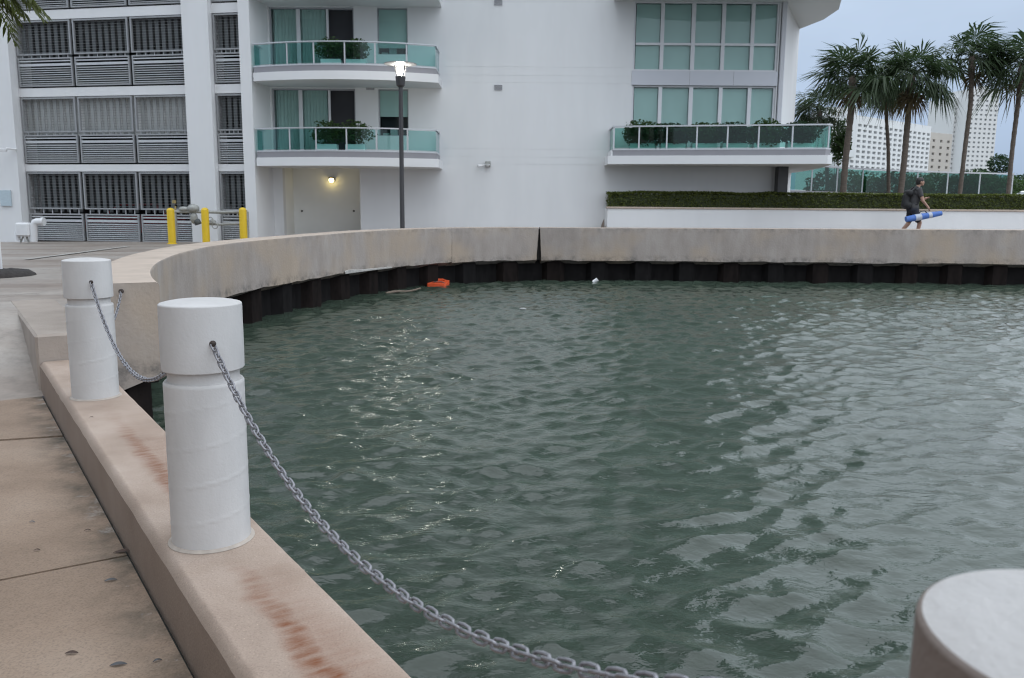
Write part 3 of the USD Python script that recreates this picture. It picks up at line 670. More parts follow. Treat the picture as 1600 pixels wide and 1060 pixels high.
def frame(t, name, x0, x1, z0, z1, y, w, d, mt):
    return part(t, name, [bx(x0, x0 + w, y, y + d, z0, z1), bx(x1 - w, x1, y, y + d, z0, z1), bx(x0 + w, x1 - w, y + .001, y + d - .001, z1 - w, z1), bx(x0 + w, x1 - w, y + .001, y + d - .001, z0, z0 + w)], mt)
def curtain(x0, x1, z0, z1, y, wl=.11, amp=.03, seed=0):
    n = int((x1 - x0) / .015); xs = np.linspace(x0, x1, n); rng = np.random.default_rng(seed)
    ph = np.cumsum(rng.uniform(.5, 1.5, n)) * .015 / wl * 2 * PI
    yy = y + amp * np.sin(ph)
    V = np.concatenate([np.stack([xs, yy, np.full(n, z0)], -1), np.stack([xs, yy + .01 * np.sin(ph * .5), np.full(n, z1)], -1)])
    f = []
    for i in range(n - 1): f += [(i, i + 1, n + i + 1), (i, n + i + 1, n + i)]
    return trimesh.Trimesh(V, f, process=False)
FRAME_WHITE = mat('white_window_frame', (.66, .66, .68), .5, .03, 2.)
FRAME_GREY = mat('grey_window_frame', (.34, .34, .36), .5, .05, 2.)
for i in range(10):
    zf = floorz[i] + .05; zt = zf + 2.20
    near = i < 2
    # sliding door set: two glazed leaves with curtains and one open leaf, room shade as a dark sheet
    dr = frame(apt, 'balcony_door', D0, D1, zf, zt, YF + .10, .05, .10, FRAME_GREY)
    a, b, c_, d_, e_ = FX(424) + .02, FX(466.5), FX(472.5), FX(513), FX(518)
    part(dr, 'door_stile', bx(FX(466.5), FX(472.5), YF + .11, YF + .17, zf + .05, zt - .05), FRAME_WHITE)
    part(dr, 'door_stile', bx(FX(513), FX(516.5), YF + .08, YF + .14, zf + .05, zt - .05), FRAME_WHITE)
    part(dr, 'glass_pane', bx(D0 + .05, FX(466.5), YF + .135, YF + .143, zf + .05, zt - .05), WGLASS)
    part(dr, 'glass_pane', bx(FX(472.5), FX(513), YF + .135, YF + .143, zf + .05, zt - .05), WGLASS)
    if near:
        part(dr, 'curtain', curtain(D0 + .08, FX(467), zf + .02, zt - .02, YF + .21, seed=i), CURTAIN)
        part(dr, 'curtain', curtain(FX(472), FX(511), zf + .02, zt - .02, YF + .21, seed=i + 9), CURTAIN)
    else: part(dr, 'curtain', bx(D0 + .05, FX(511), YF + .32, YF + .33, zf, zt), CURTAIN)
    part(dr, 'room_shade_sheet', bx(FX(516.5), D1 - .05, YF + .2, YF + .21, zf + .05, zt - .05), DOORDARK)
    wd = frame(apt, 'window', W0, W1, zf + .62, zt, YF + .10, .035, .10, FRAME_GREY)
    part(wd, 'glass_pane', bx(W0 + .035, W1 - .035, YF + .14, YF + .148, zf + .655, zt - .035), WGLASS)
    bl = {0: 1.28, 1: .86}.get(i, 1.0)
    part(wd, 'roller_blind', bx(W0 + .04, W1 - .04, YF + .155, YF + .16, zf + bl - .04 * 0, zt - .04), BLIND)
    part(wd, 'dark_room', bx(W0 + .04, W1 - .04, YF + .5, YF + .51, zf + .6, zt), DOORDARK)
    if near: 
        part(wd, 'sill_box', bx(W0 + .35, W0 + .58, YF + .26, YF + .40, zf + .66, zf + .88), PLANTER)
        part(wd, 'sill_box', bx(W0 + .10, W0 + .30, YF + .28, YF + .40, zf + .66, zf + .74), PLANTER)
# large glazed grid on the right
cols = [(990, 1027.5), (1033, 1075), (1081, 1121.5), (1127, 1166.5), (1172, 1207)]
def glazing(z0, z1, rail, idx):
    g = frame(apt, 'window', G0, G1, z0, z1, YF + .05, .06, .12, FRAME_WHITE)
    for (a, b), (c, d) in zip(cols[:-1], cols[1:]): part(g, 'mullion', bx(FX(b), FX(c), YF + .04, YF + .16, z0 + .06, z1 - .06), FRAME_WHITE)
    rows = [(z0 + .06, z1 - .06)]
    if rail:
        rows = [(z0 + .06, rail - .04), (rail + .04, z1 - .06)]
        for (a, b) in cols: part(g, 'rail', bx(max(FX(a), G0 + .06), min(FX(b), G1 - .06), YF + .05, YF + .15, rail - .04, rail + .04), FRAME_WHITE)
    for (a, b) in cols:
        for (r0, r1) in rows: part(g, 'glass_pane', bx(max(FX(a), G0 + .06), min(FX(b), G1 - .06), YF + .12, YF + .128, r0, r1), WGLASS)
        part(g, 'roller_blind', bx(max(FX(a), G0 + .06) + .01, min(FX(b), G1 - .06) - .01, YF + .15 + .01 * random.random(), YF + .165, z0 + .02 + (0 if idx else random.choice([0, 0, .05])), z1 - .08), BLIND)
glazing(3.2, 5.50, None, 0)
for i in range(1, 10):
    z0 = 5.98 + (i - 1) * STORY; glazing(z0, z0 + 2.36, z0 + .92, i)
part(apt, 'spandrel', bx(G0 - .03, G1 + .03, YF - .03, YF + .1, 5.50, 5.98), mat('grey_spandrel', (.55, .56, .60), .6, .03, 1.))
for px in (1074, 1142): part(apt, 'spandrel_joint', bx(FX(px), FX(px) + .012, YF - .033, YF - .028, 5.51, 5.97), FRAME_GREY)

# vents
for px, py in ((778.5, 4), (778.5, 137), (578.5, 137)):
    p = PY(px, py, YF); p[2] = ZI(p[2]); w = .13
    v = frame(apt, 'wall_vent', p[0] - w, p[0] + w, p[2] - .085, p[2] + .085, YF - .03, .02, .04, FRAME_GREY)
    for q in range(5): part(v, 'slat', bx(p[0] - w + .02, p[0] + w - .02, YF - .022, YF - .006, p[2] - .06 + q * .026, p[2] - .046 + q * .026), FRAME_GREY)

# ---------------------------------------------------------------- balconies
def arc_front(x0, x1, y_end, y_mid, n=24):
    t = np.linspace(0, 1, n); xs = x0 + (x1 - x0) * t
    return np.stack([xs, y_end + (y_mid - y_end) * (1 - (2 * t - 1) ** 2)], -1)
def inset(poly, d): return poly.buffer(-d, join_style=2)
def strip(P, z0, z1, th):
    """upright strip of thickness th along plan polyline P"""
    return prism(LineString(P).buffer(th / 2, cap_style=2, join_style=2), z0, z1)
def along(P, k):
    s = np.concatenate([[0], np.cumsum(np.linalg.norm(np.diff(P, axis=0), axis=1))])
    return np.stack([np.interp(k, s, P[:, 0]), np.interp(k, s, P[:, 1])], -1), s
def sub(P, a, b):
    _, s = along(P, 0); ks = np.unique(np.concatenate([[a], s[(s > a + 1e-6) & (s < b - 1e-6)], [b]])); return along(P, ks)[0]
def balcony(name, front, zslab, zrail, spacing_pts, detail=True, slab_front=None, left_return=None, right_return=None, label=None):
    sf = front if slab_front is None else slab_front
    poly = Polygon(np.vstack([sf, [(sf[-1][0], YF + .01), (sf[0][0], YF + .01)]]))
    b = part(apt, 'balcony', prism(poly, zslab, zslab + .27), WHITE2, label=label)
    fr = np.vstack(([[front[0][0], YF - .02]] if left_return is None else left_return, front, [[front[-1][0], YF - .02]] if right_return is None else right_return)).astype(float)
    part(b, 'edge_band', strip(fr, zslab + .273, zslab + .45, .05), BAND)
    part(b, 'bottom_rail', strip(fr, zslab + .453, zslab + .50, .06), ALU)
    part(b, 'deck', prism(poly.buffer(-.08), zslab + .272, zslab + .44), WHITE2)
    part(b, 'handrail', strip(fr, zrail - .035, zrail, .07), ALU)
    _, s = along(fr, 0)
    ks = np.concatenate([[0.06], spacing_pts(fr, s), [s[-1] - .06]])
    for k in ks:
        p = along(fr, k)[0]; part(b, 'post', bx(p[0] - .02, p[0] + .02, p[1] - .02, p[1] + .02, zslab + .50, zrail - .035), ALU)
    for a, c in zip(ks[:-1], ks[1:]): part(b, 'glass_panel', strip(sub(fr, a + .03, c - .03), zslab + .53, zrail - .06, .012), GLASS)
    return b
def s_at_x(fr, s, xs):
    """arc positions on the front where the path passes the given x"""
    lo = np.argmin(np.abs(fr[:, 1] - fr[:, 1].min())) * 0
    order = np.arange(len(fr)); out = []
    for x in xs:
        for i in range(len(fr) - 1):
            if (fr[i, 0] - x) * (fr[i + 1, 0] - x) <= 0 and fr[i, 0] != fr[i + 1, 0]:
                f = (x - fr[i, 0]) / (fr[i + 1, 0] - fr[i, 0]); out.append(s[i] + f * (s[i + 1] - s[i])); break
    return np.array(out)
bl_x0, bl_x1 = PY(401, 220, 26.75)[0], PY(683, 220, 26.75)[0]
front_left = arc_front(bl_x0 + .04, bl_x1 - .04, 26.72, 26.15)
slab_left = arc_front(bl_x0, bl_x1 + .06, 26.66, 26.08)
px_posts = [452, 495, 543, 589, 636]
def left_sp(fr, s):
    return np.sort(np.concatenate([[s[0] + .62], s_at_x(fr, s, [PY(p, 220, 26.3)[0] for p in px_posts]), [s[-1] - .62]]))
for i in range(10):
    zs = 2.61 + STORY * i - .02 * (i > 0)
    balcony('left', front_left, zs, zs + 1.22, left_sp, slab_front=slab_left)
# right-hand wrap-around balcony, larger towards the corner
xr0 = PY(959, 220, 26.9)[0]
front_right = np.array([(xr0, 26.9), (5.0, 26.55), (6.8, 26.25), (8.4, 25.95), (9.45, 25.75), (9.62, 25.85), (9.70, 26.05), (9.9, 27.0), (10.15, 28.2), (10.35, 29.6), (10.45, 31.6)])
def wr_sp(fr, s): return np.sort(np.concatenate([[.5], s_at_x(fr, s, [PY(p, 220, 26.4)[0] for p in (1001, 1043.5, 1089, 1135, 1181, 1230)]), [s[-1] - 4.6, s[-1] - 3, s[-1] - 1.5]]))
def balcony_right(i, zs):
    sf = front_right + [(0, -.08)] * len(front_right); sf[0][0] -= .18; sf[4:, 0] += .06
    wallpoly = np.array([(xs2, ys2), (xR + .12, YF + .01), (sf[0][0], YF + .01)])
    poly = Polygon(np.vstack([sf, wallpoly])).buffer(0)
    fr = np.vstack([[(xr0, YF - .02)], front_right])
    b = part(apt, 'balcony', prism(poly, zs, zs + .27), WHITE2)
    part(b, 'edge_band', strip(fr, zs + .273, zs + .45, .05), BAND); part(b, 'bottom_rail', strip(fr, zs + .453, zs + .50, .06), ALU)
    part(b, 'deck', prism(poly.buffer(-.1), zs + .272, zs + .44), WHITE2)
    part(b, 'handrail', strip(fr, zs + 1.20, zs + 1.245, .08), ALU)
    _, s = along(fr, 0); ks = np.concatenate([[.05, s_at_x(fr, s, [xr0 + .03])[0] if False else (YF - .02 - 26.9)], wr_sp(fr, s)[1:] , [s_at_x(fr, s, [9.55])[0]], [s[-1] - .05]]); ks = np.unique(np.round(ks, 3))
    ks = ks[np.concatenate([[True], np.diff(ks) > .15])]
    for k in ks:
        p = along(fr, k)[0]; part(b, 'post', bx(p[0] - .022, p[0] + .022, p[1] - .022, p[1] + .022, zs + .50, zs + 1.20), ALU)
    for a, c in zip(ks[:-1], ks[1:]): part(b, 'glass_panel', strip(sub(fr, a + .03, c - .03), zs + .53, zs + 1.17, .012), BGLASS)
balcony_right(0, 2.77)
# the storeys above carry the same balcony one flight higher: its soffit shows at the top right
front_up = np.array([(3.2, 26.9), (4.2, 25.9), (6.2, 25.3), (8.2, 25.4), (9.5, 26.2), (10.25, 27.4), (10.70, 28.8), (10.75, 30.3), (10.45, 31.8)])
for i in range(2, 10):
    zs = 8.33 + (i - 2) * STORY
    poly = Polygon(np.vstack([front_up, [(xR + .12, YF + .01), (3.2, YF + .01)]])).buffer(.25).buffer(-.25)
    b = part(apt, 'balcony', prism(poly.buffer(.02, join_style=1), zs, zs + .30), WHITE2)
    part(b, 'handrail', strip(front_up[:-1], zs + 1.2, zs + 1.25, .06), ALU)
    part(b, 'glass_panel', strip(front_up[:-1], zs + .32, zs + 1.2, .012), GLASS)

# ================================================================== parking garage
O = np.array([FX(390) * 0 + PY(392, 200, 27.0)[0], 27.0, 0.0])
_L = np.array([PY(0, 200, 28.7)[0], 28.7, 0.0])
GEX = (O - _L) / np.linalg.norm(O - _L); GEY = np.array([-GEX[1], GEX[0], 0]); GR = np.stack([GEX, GEY, [0, 0, 1.0]], -1)
def GP(px, py):
    d = ray(px, py); t = ((O - [0, 0, EYE]) @ GEY) / (d @ GEY); p = np.array([0, 0, EYE]) + d * t
    return (p - O) @ GEX, p[2]
def gx(px, py=200): return GP(px, py)[0]
gar = thing('parking_garage', 'grey-white parking garage with rows of louvred metal screens at the left', 'garage', tuple(O))
def G(m): return xf(m, GR, O)
LV = [(.10, 1.02, 1.17, 2.42), (2.74, 3.70, 3.78, 4.97), (5.35, 6.33, 6.42, 7.60), (8.0, 8.95, 9.05, 10.2)]
b1l, b1r = gx(36), gx(298); n0, n1 = gx(340), gx(384)
GTOP = 31.0
part(gar, 'pier', G(bx(gx(-120), b1l - .02, -.35, .6, -.5, GTOP)), WHITE)
part(gar, 'pier', G(bx(b1r + .02, n0 - .02, -.25, .6, -.5, GTOP)), WHITE)
part(gar, 'pier', G(bx(n1 + .02, gx(402), -.25, 1.4, -.5, GTOP)), WHITE)
for i, (zb, zc, zd, ze) in enumerate(LV):
    znext = LV[i + 1][0] if i < 3 else 10.6
    if i < 3:
        part(gar, 'spandrel', G(bx(b1l - .01, b1r + .01, -.04, .35, ze + .03, znext - .05)), WHITE)
        part(gar, 'spandrel', G(bx(n0 - .01, n1 + .01, -.04, .35, ze + .03, znext - .05)), WHITE)
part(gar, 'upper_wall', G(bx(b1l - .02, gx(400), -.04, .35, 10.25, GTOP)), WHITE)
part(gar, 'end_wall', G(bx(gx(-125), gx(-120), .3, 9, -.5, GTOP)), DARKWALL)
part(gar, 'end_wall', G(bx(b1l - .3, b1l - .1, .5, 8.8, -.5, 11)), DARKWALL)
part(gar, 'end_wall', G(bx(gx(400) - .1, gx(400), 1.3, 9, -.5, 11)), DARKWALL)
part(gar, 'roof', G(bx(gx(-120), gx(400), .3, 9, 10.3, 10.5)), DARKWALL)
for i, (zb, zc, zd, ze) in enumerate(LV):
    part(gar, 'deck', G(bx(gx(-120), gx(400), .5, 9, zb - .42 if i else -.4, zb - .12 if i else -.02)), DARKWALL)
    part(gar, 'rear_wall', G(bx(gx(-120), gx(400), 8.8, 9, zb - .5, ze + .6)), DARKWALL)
part(gar, 'inner_wall', G(bx(b1l, b1r, .24, .28, LV[1][2] - .1, LV[1][3] + .05)), LIGHTWALL)
def screen(x0, x1, lv, fin=FIN, nslat=8):
    zb, zc, zd, ze = lv
    w = .05
    def fr(n, z0, z1, name='frame'):
        return part(gar, name, [G(bx(x0, x0 + w, -.06, .02, z0, z1)), G(bx(x1 - w, x1, -.06, .02, z0, z1)), G(bx(x0 + w, x1 - w, -.059, .019, z1 - w, z1)), G(bx(x0 + w, x1 - w, -.059, .019, z0, z0 + w))], FRAMEG)
    lp = fr(0, zb, zc, 'louvre_panel')
    rot = trimesh.transformations.rotation_matrix(math.radians(38), (1, 0, 0))
    zz = np.linspace(zb + w + .05, zc - w - .30, nslat)
    for z in zz:
        s = bx(x0 + w, x1 - w, -.036, .036, -.006, .006); s.apply_transform(rot); s.apply_translation((0, -.02, z)); part(lp, 'slat', G(s), SCREEN)
    part(lp, 'slat', G(bx(x0 + w, x1 - w, -.05, .0, zc - w - .235, zc - w - .15)), SCREEN)
    part(lp, 'slat', G(bx(x0 + w, x1 - w, -.05, .0, zc - w - .085, zc - w - .045)), SCREEN)
    up = fr(0, zd, ze, 'screen_panel')
    nf = max(3, int(round((x1 - x0) / .25)))
    for k in range(nf):
        xc = x0 + w + (x1 - x0 - 2 * w) * (k + .5) / nf
        part(up, 'fin', G(bx(xc - .062, xc + .062, .10, .13, zd - .1, ze)), fin)
    for k in range(12):
        z = zd + w + (ze - zd - 2 * w) * (k + .5) / 12
        part(up, 'rod', G(bx(x0 + w, x1 - w, .0, .012, z - .0045, z + .0045)), ROD)
    for q in range(6):
        xc = x0 + (x1 - x0) * (q + .5) / 6
        part(up, 'bracket', G(bx(xc - .015, xc + .015, -.02, .0, zc + .0, zd)), SCREEN)
panel_px = [(38, 121.5), (125.5, 210), (214, 297.5)]
for lv in LV:
    for a, b in panel_px: screen(gx(a), gx(b), lv, FINPALE if lv is LV[1] else FIN)
    screen(n0 + .03, n1 - .03, lv)
single('meter_box_sign', G(bx(gx(5), gx(21.5), -.40, -.353, GP(10, 322)[1], GP(10, 298)[1])), mat('pale_blue_sign', (.42, .50, .54), .5, .12, 9., stretch=(1, 1, 6)), label='pale blue notice plate on the left garage pier', cat='sign')

# ---------------------------------------------------------------- cars (two inside the garage, one far right)
GLASSDARK = mat('dark_car_glass', (.02, .022, .025), .08, .1, 2.)
TYRE = mat('tyre_rubber', (.02, .02, .02), .85, .2, 10.)
def car(label, loc, rz, color, group=None, name='parked_car'):
    t = thing(name, label, 'car', loc, group, rz)
    prof = [(-2.1, .35), (-2.15, .62), (-1.95, .86), (-1.25, .92), (-.7, 1.36), (.75, 1.40), (1.5, .96), (2.05, .86), (2.15, .6), (2.12, .35)]
    body = wallprism(Polygon([(a, b) for a, b in prof]).buffer(.05).buffer(-.05), -.85, .85)
    v = body.vertices.copy(); k = np.clip((v[:, 2] - .9) / .5, 0, 1); v[:, 1] *= 1 - .2 * k; body.vertices = v
    part(t, 'body', body, color, 35, local=True)
    for sx in (-1, 1):
        g = Polygon([(-1.1, .94), (-.66, 1.30), (.68, 1.33), (1.3, .97)])
        wn = wallprism(g, -.01, .01); vv = wn.vertices.copy(); vv[:, 1] += sx * (.853 - .17 * np.clip((vv[:, 2] - .9) / .5, 0, 1)); wn.vertices = vv
        part(t, 'side_window', wn, GLASSDARK, local=True)
    for x in (-1.3, 1.3):
        for y in (-.78, .78):
            wh = part(t, 'wheel', cyl((x, y - .1, .32), (x, y + .1, .32), .32, 20), TYRE, 30, local=True)
            part(wh, 'rim', cyl((x, y + (.105 if y > 0 else -.105) - .004, .32), (x, y + (.105 if y > 0 else -.105) + .004, .32), .2, 14), ALU, local=True)
    for y in (-.6, .6): part(t, 'headlight', cbx(2.06, 2.14, y - .18, y + .18, .62, .76, .02), PIPEW, local=True)
    part(t, 'windscreen', xf(bx(-.02, .02, -.62, .62, -.3, .3), trimesh.transformations.rotation_matrix(math.radians(-60), (0, 1, 0))[:3, :3], (1.14, 0, 1.18)), GLASSDARK, local=True)
    return t
CARW = mat('white_car_paint', (.75, .75, .74), .3, .02, 1.); CARR = mat('red_car_paint', (.35, .02, .025), .3, .05, 1.)
garz = math.atan2(GEX[1], GEX[0])
pc = O + GEX * gx(250) + GEY * 3.4
car('white car parked behind the lower right louvred screens', (pc[0], pc[1], 0.), garz, CARW)
pc = O + GEX * gx(130) + GEY * 3.2
car('dark red car parked behind the lower middle louvred screens', (pc[0], pc[1], 0.), garz, CARR)
car('white car at the far right edge beyond the hedge', (25.9, 41.0, .98), PI, CARW)

# unseen building added on the near left to darken bollards and kerb
nb = thing('added_shade_building', 'tall beige building added unseen at the left to shade the bollards', 'building', (-14, -10, -.3))
NBM = mat('beige_render', (.30, .27, .24), .85, .06, .6)
nbp = sbox(-34, -.5, 5, 34)
for fl in range(10):
    for c in range(8): nbp = nbp.difference(sbox(-32 + c * 4.6, 1 + fl * 3.2, -29.2 + c * 4.6, 2.9 + fl * 3.2))
m = wallprism(nbp, 0, .3); v = m.vertices.copy(); m.vertices = np.stack([-6.8 - v[:, 1], v[:, 0], v[:, 2]], -1)
if m.volume < 0: m.invert()
part(nb, 'wall', m, NBM)
part(nb, 'rear_mass', bx(-24, -7.2, -34, 5, -.5, 33.8), mat('dark_window_band', (.05, .055, .06), .15, .1, 1.))

# ================================================================== street furniture
# street lamp
LY = 23.6
lx, ly = PY(628.5, 340, LY)[0], LY
lz = lambda py: PY(626, py, LY)[2]
lamp = thing('street_lamp', 'slim black street lamp with a lit glass lantern and wide flat hood', 'street lamp', (lx, ly, .24))
part(lamp, 'pole', [cyl((lx, ly, .24), (lx, ly, lz(132)), .068, 16, .058), lathe([(.16, .24), (.15, .30), (.08, .36), (.07, .37)], 20, (lx, ly, 0))], BLACKM, 40)
part(lamp, 'collar', lathe([(.06, lz(137)), (.115, lz(134)), (.14, lz(121)), (.135, lz(120)), (.0, lz(120))], 20, (lx, ly, 0)), BLACKM, 35)
part(lamp, 'lantern_glass', lathe([(.12, lz(120) + .005), (.19, lz(104))], 20, (lx, ly, 0)), CLEAR, True)
part(lamp, 'hood', lathe([(0, lz(98.5) + .04), (.16, lz(98.5) + .025), (.44, lz(100)), (.45, lz(100.5)), (.44, lz(101)), (.18, lz(101.5)), (0, lz(101.5))], 40, (lx, ly, 0)), mat('pale_hood_metal', (.30, .30, .31), .35, .05, 4., metallic=.4), 40)
for k in range(4):
    a = PI / 4 + k * PI / 2; c = np.array([math.cos(a), math.sin(a), 0])
    part(lamp, 'bracket', cyl(np.array([lx, ly, lz(120)]) + c * .125, np.array([lx, ly, lz(101)]) + c * .20, .010, 6), BLACKM)
part(lamp, 'bulb', tube([(lx, ly, lz(116)), (lx, ly, lz(113)), (lx, ly, lz(106)), (lx, ly, lz(103))], [.05, .075, .08, .05], 12), glow('white_lamp_glow', (1., .95, .86), 150.), True)

# lit wall lamp in the alcove
wp = PY(518, 281, YF + 1.2)
wl = thing('wall_lamp', 'lit yellowish round wall lamp under the lower left balcony', 'wall lamp', tuple(wp))
part(wl, 'mount', cyl(wp + [0, .01, 0], wp + [0, .10, 0], .09, 16), BLACKM)
gl = trimesh.creation.icosphere(2, .085); gl.apply_translation(wp + [0, -.03, -.02]); part(wl, 'globe', gl, glow('yellow_lamp_glow', (1., .78, .28), 14.), True)
hd = lathe([(.0, .10), (.06, .09), (.11, .05), (.115, .045)], 20, tuple(wp + [0, -.03, 0])); part(wl, 'shade', hd, BLACKM, 40)

# security camera on the white wall, camera arm on the left pier
sp = PY(762, 257, YF)
sc_ = thing('security_camera', 'small white security camera on the wide blank white wall', 'camera', tuple(sp))
part(sc_, 'mount', cbx(sp[0] - .08, sp[0] + .10, sp[1] - .10, sp[1] - .002, sp[2] - .08, sp[2] + .10, .015), PIPEG)
part(sc_, 'dome', xf(lathe([(.0, -.09), (.05, -.075), (.08, -.03), (.085, 0)], 16), np.eye(3), sp + [.0, -.13, .0]), PIPEW, True)
part(sc_, 'arm', cyl(sp + [-.02, -.05, -.03], sp + [-.22, -.12, -.05], .025, 8), PIPEW)
part(sc_, 'eye', cyl(sp + [-.20, -.12, -.05], sp + [-.32, -.2, -.07], .045, 10), PIPEW)
q = O + GEX * gx(40, 236) + GEY * -.45; q[2] = GP(40, 236)[1]
pa = thing('security_camera', 'white camera on a short arm at the left garage pier', 'camera', tuple(q))
part(pa, 'arm', cyl(q + [0, .1, .02], q + [-.28, -.05, .05], .03, 8), PIPEW); part(pa, 'housing', xf(cbx(-.2, .2, -.05, .05, -.045, .045, .015), np.eye(3), q + [-.42, -.1, -.01]), PIPEW)

# yellow posts
yp = [(267.5, 25.6), (321, 25.6), (380, 25.6)]
ylab = ['yellow steel post, leftmost of three guarding the pipework', 'middle yellow steel post in front of the white pier', 'right yellow steel post beside the narrow louvred bay']
yt = None
for i, (px, yy) in enumerate(yp):
    loc = (PY(px, 350, yy)[0], yy, plaza_z(PY(px, 350, yy)[0], yy) - .01)
    if yt is None:
        yt = thing('yellow_post', ylab[0], 'post', loc, 'yellow posts by the garage')
        part(yt, 'post_tube', lathe([(.112, 0), (.112, 1.02), (.108, 1.045), (.09, 1.075), (.05, 1.10), (0, 1.108)], 24), YELLOW, 40, local=True)
        part(yt, 'foot_ring', lathe([(.15, .0), (.15, .02), (.115, .035)], 24), YELLOW, local=True)
    else: copy_of(yt, 'yellow_post', ylab[i], loc, 0, 'yellow posts by the garage', 'post')

# backflow pipework between the yellow posts
yb = 26.1
def bp(px, py): return PY(px, py, yb)
bf = thing('pipework', 'grey water pipe assembly with valves standing behind the yellow posts', 'pipes', (bp(300, 370)[0], yb, .2))
part(bf, 'pipe', tube([bp(274, 376), bp(274, 345), bp(273, 331)], .055, 10), PIPEG, 40)
part(bf, 'pipe', tube([bp(270, 331), bp(300, 331), bp(345, 332), bp(386, 331)], .05, 10), PIPEG, 40)
part(bf, 'pipe', tube([bp(386, 331), bp(387, 350), bp(387, 374)], .05, 10), PIPEG, 40)
part(bf, 'pipe', tube([bp(322, 350), bp(345, 351), bp(372, 350)], .04, 10), PIPEG, 40)
def ball(p, r, sc=(1, 1, 1)):
    m = trimesh.creation.icosphere(2, r); m.vertices *= sc; m.apply_translation(p); return m
part(bf, 'valve_body', ball(bp(302, 326), .17, (1.1, .9, .8)), PIPEG, True)
part(bf, 'valve_body', ball(bp(287, 327), .12, (1.3, .8, .7)), PIPEG, True)
part(bf, 'valve_body', ball(bp(303, 341), .13, (.9, .9, 1.4)), PIPEG, True)
part(bf, 'valve_body', ball(bp(332, 348), .10, (1.2, .9, 1)), PIPEG, True)
part(bf, 'relief_drop', tube([bp(303, 344), bp(308, 346), bp(310, 351)], [.09, .1, .11], 10), FIN, True)
for px, py in ((331, 344), (338, 353)):
    p = bp(px, py); tr = trimesh.creation.torus(.085, .016, 18, 6); tr.apply_transform(trimesh.transformations.rotation_matrix(PI / 2, (1, 0, 0))); tr.apply_translation(p + [0, -.12, 0]); part(bf, 'hand_wheel', tr, PIPEG, True)
part(bf, 'sprinkler_bell', [cyl(bp(272, 318), bp(272, 313), .06, 12), cyl(bp(274, 322), bp(274, 331), .03, 8)], mat('brass_fitting', (.35, .27, .12), .4, .2, 10., metallic=.5), 40)

# white elbow pipe by the left pier
yw = 26.6
def wpt(px, py): return PY(px, py, yw)
we_ = thing('white_pipe', 'white bent pipe with a boxy valve at the foot of the left pier', 'pipe', (wpt(50, 376)[0], yw, .05))
part(we_, 'pipe', tube([wpt(53, 378), wpt(53, 362), wpt(53, 352), wpt(54.5, 348), wpt(58, 346.5), wpt(66, 346.5)], .11, 14), PIPEW, 50)
part(we_, 'flange', cyl(wpt(65, 346.5), wpt(69, 346.5), .13, 16), PIPEW, 40)
part(we_, 'valve_box', xf(cbx(-.22, .22, -.15, .15, -.22, .22, .05), np.eye(3), wpt(38, 359)), PIPEW)
part(we_, 'pipe', tube([wpt(28, 376), wpt(27, 362), wpt(31, 354), wpt(40, 351)], .08, 12), PIPEW, 50)
part(we_, 'support', [cyl(wpt(32, 379), wpt(38, 366), .03, 8), cyl(wpt(45, 379), wpt(40, 366), .03, 8)], PIPEG)

# ground marks: painted line, drain, leaf litter
def ribbon(P, w, lift=.006):
    P = np.array(P)[:, :2]; nrm = offset_path(P, w / 2), offset_path(P, -w / 2)
    V = np.vstack([np.c_[q, plaza_z(q[:, 0], q[:, 1]) + lift + .012] for q in nrm]); k = len(P); f = []
    for i in range(k - 1): f += [(i, i + 1, k + i + 1), (i, k + i + 1, k + i)]
    m = trimesh.Trimesh(V, f, process=False)
    if m.face_normals[:, 2].mean() < 0: m.invert()
    return m
lp0, lp1 = PZ(40, 403, .2), PZ(200, 381, .23)
tt = np.linspace(0, 1, 30)[:, None]
JOINT = mat('paving_joint_dirt', (.13, .11, .095), .9, .2, 8.)
for q0, q1 in (((-20, 426), (215, 413)), ((-20, 466), (62, 461)), ((0, 392), (300, 381))):
    ja, jb = PZ(*q0, .2), PZ(*q1, .21); tq = np.linspace(0, 1, 40)[:, None]; rb = ribbon(ja * (1 - tq) + jb * tq, .022, .004)
    single('paving_joint', rb, JOINT, kind='structure')
single('painted_line', ribbon(lp0 * (1 - tt) + lp1 * tt, .16), LINE, kind='structure')
dp = PZ(246, 395, .24)
dr_ = thing('drain_grate', 'dark drain slot in the pale paving left of the seawall', 'drain', tuple(dp))
part(dr_, 'slot', bx(dp[0] - .26, dp[0] + .26, dp[1] - .14, dp[1] + .14, dp[2] - .03, dp[2] + .015), GAP)
for k in range(6): part(dr_, 'bar', bx(dp[0] - .24 + k * .09, dp[0] - .21 + k * .09, dp[1] - .13, dp[1] + .13, dp[2] + .015, dp[2] + .022), BLACKM)

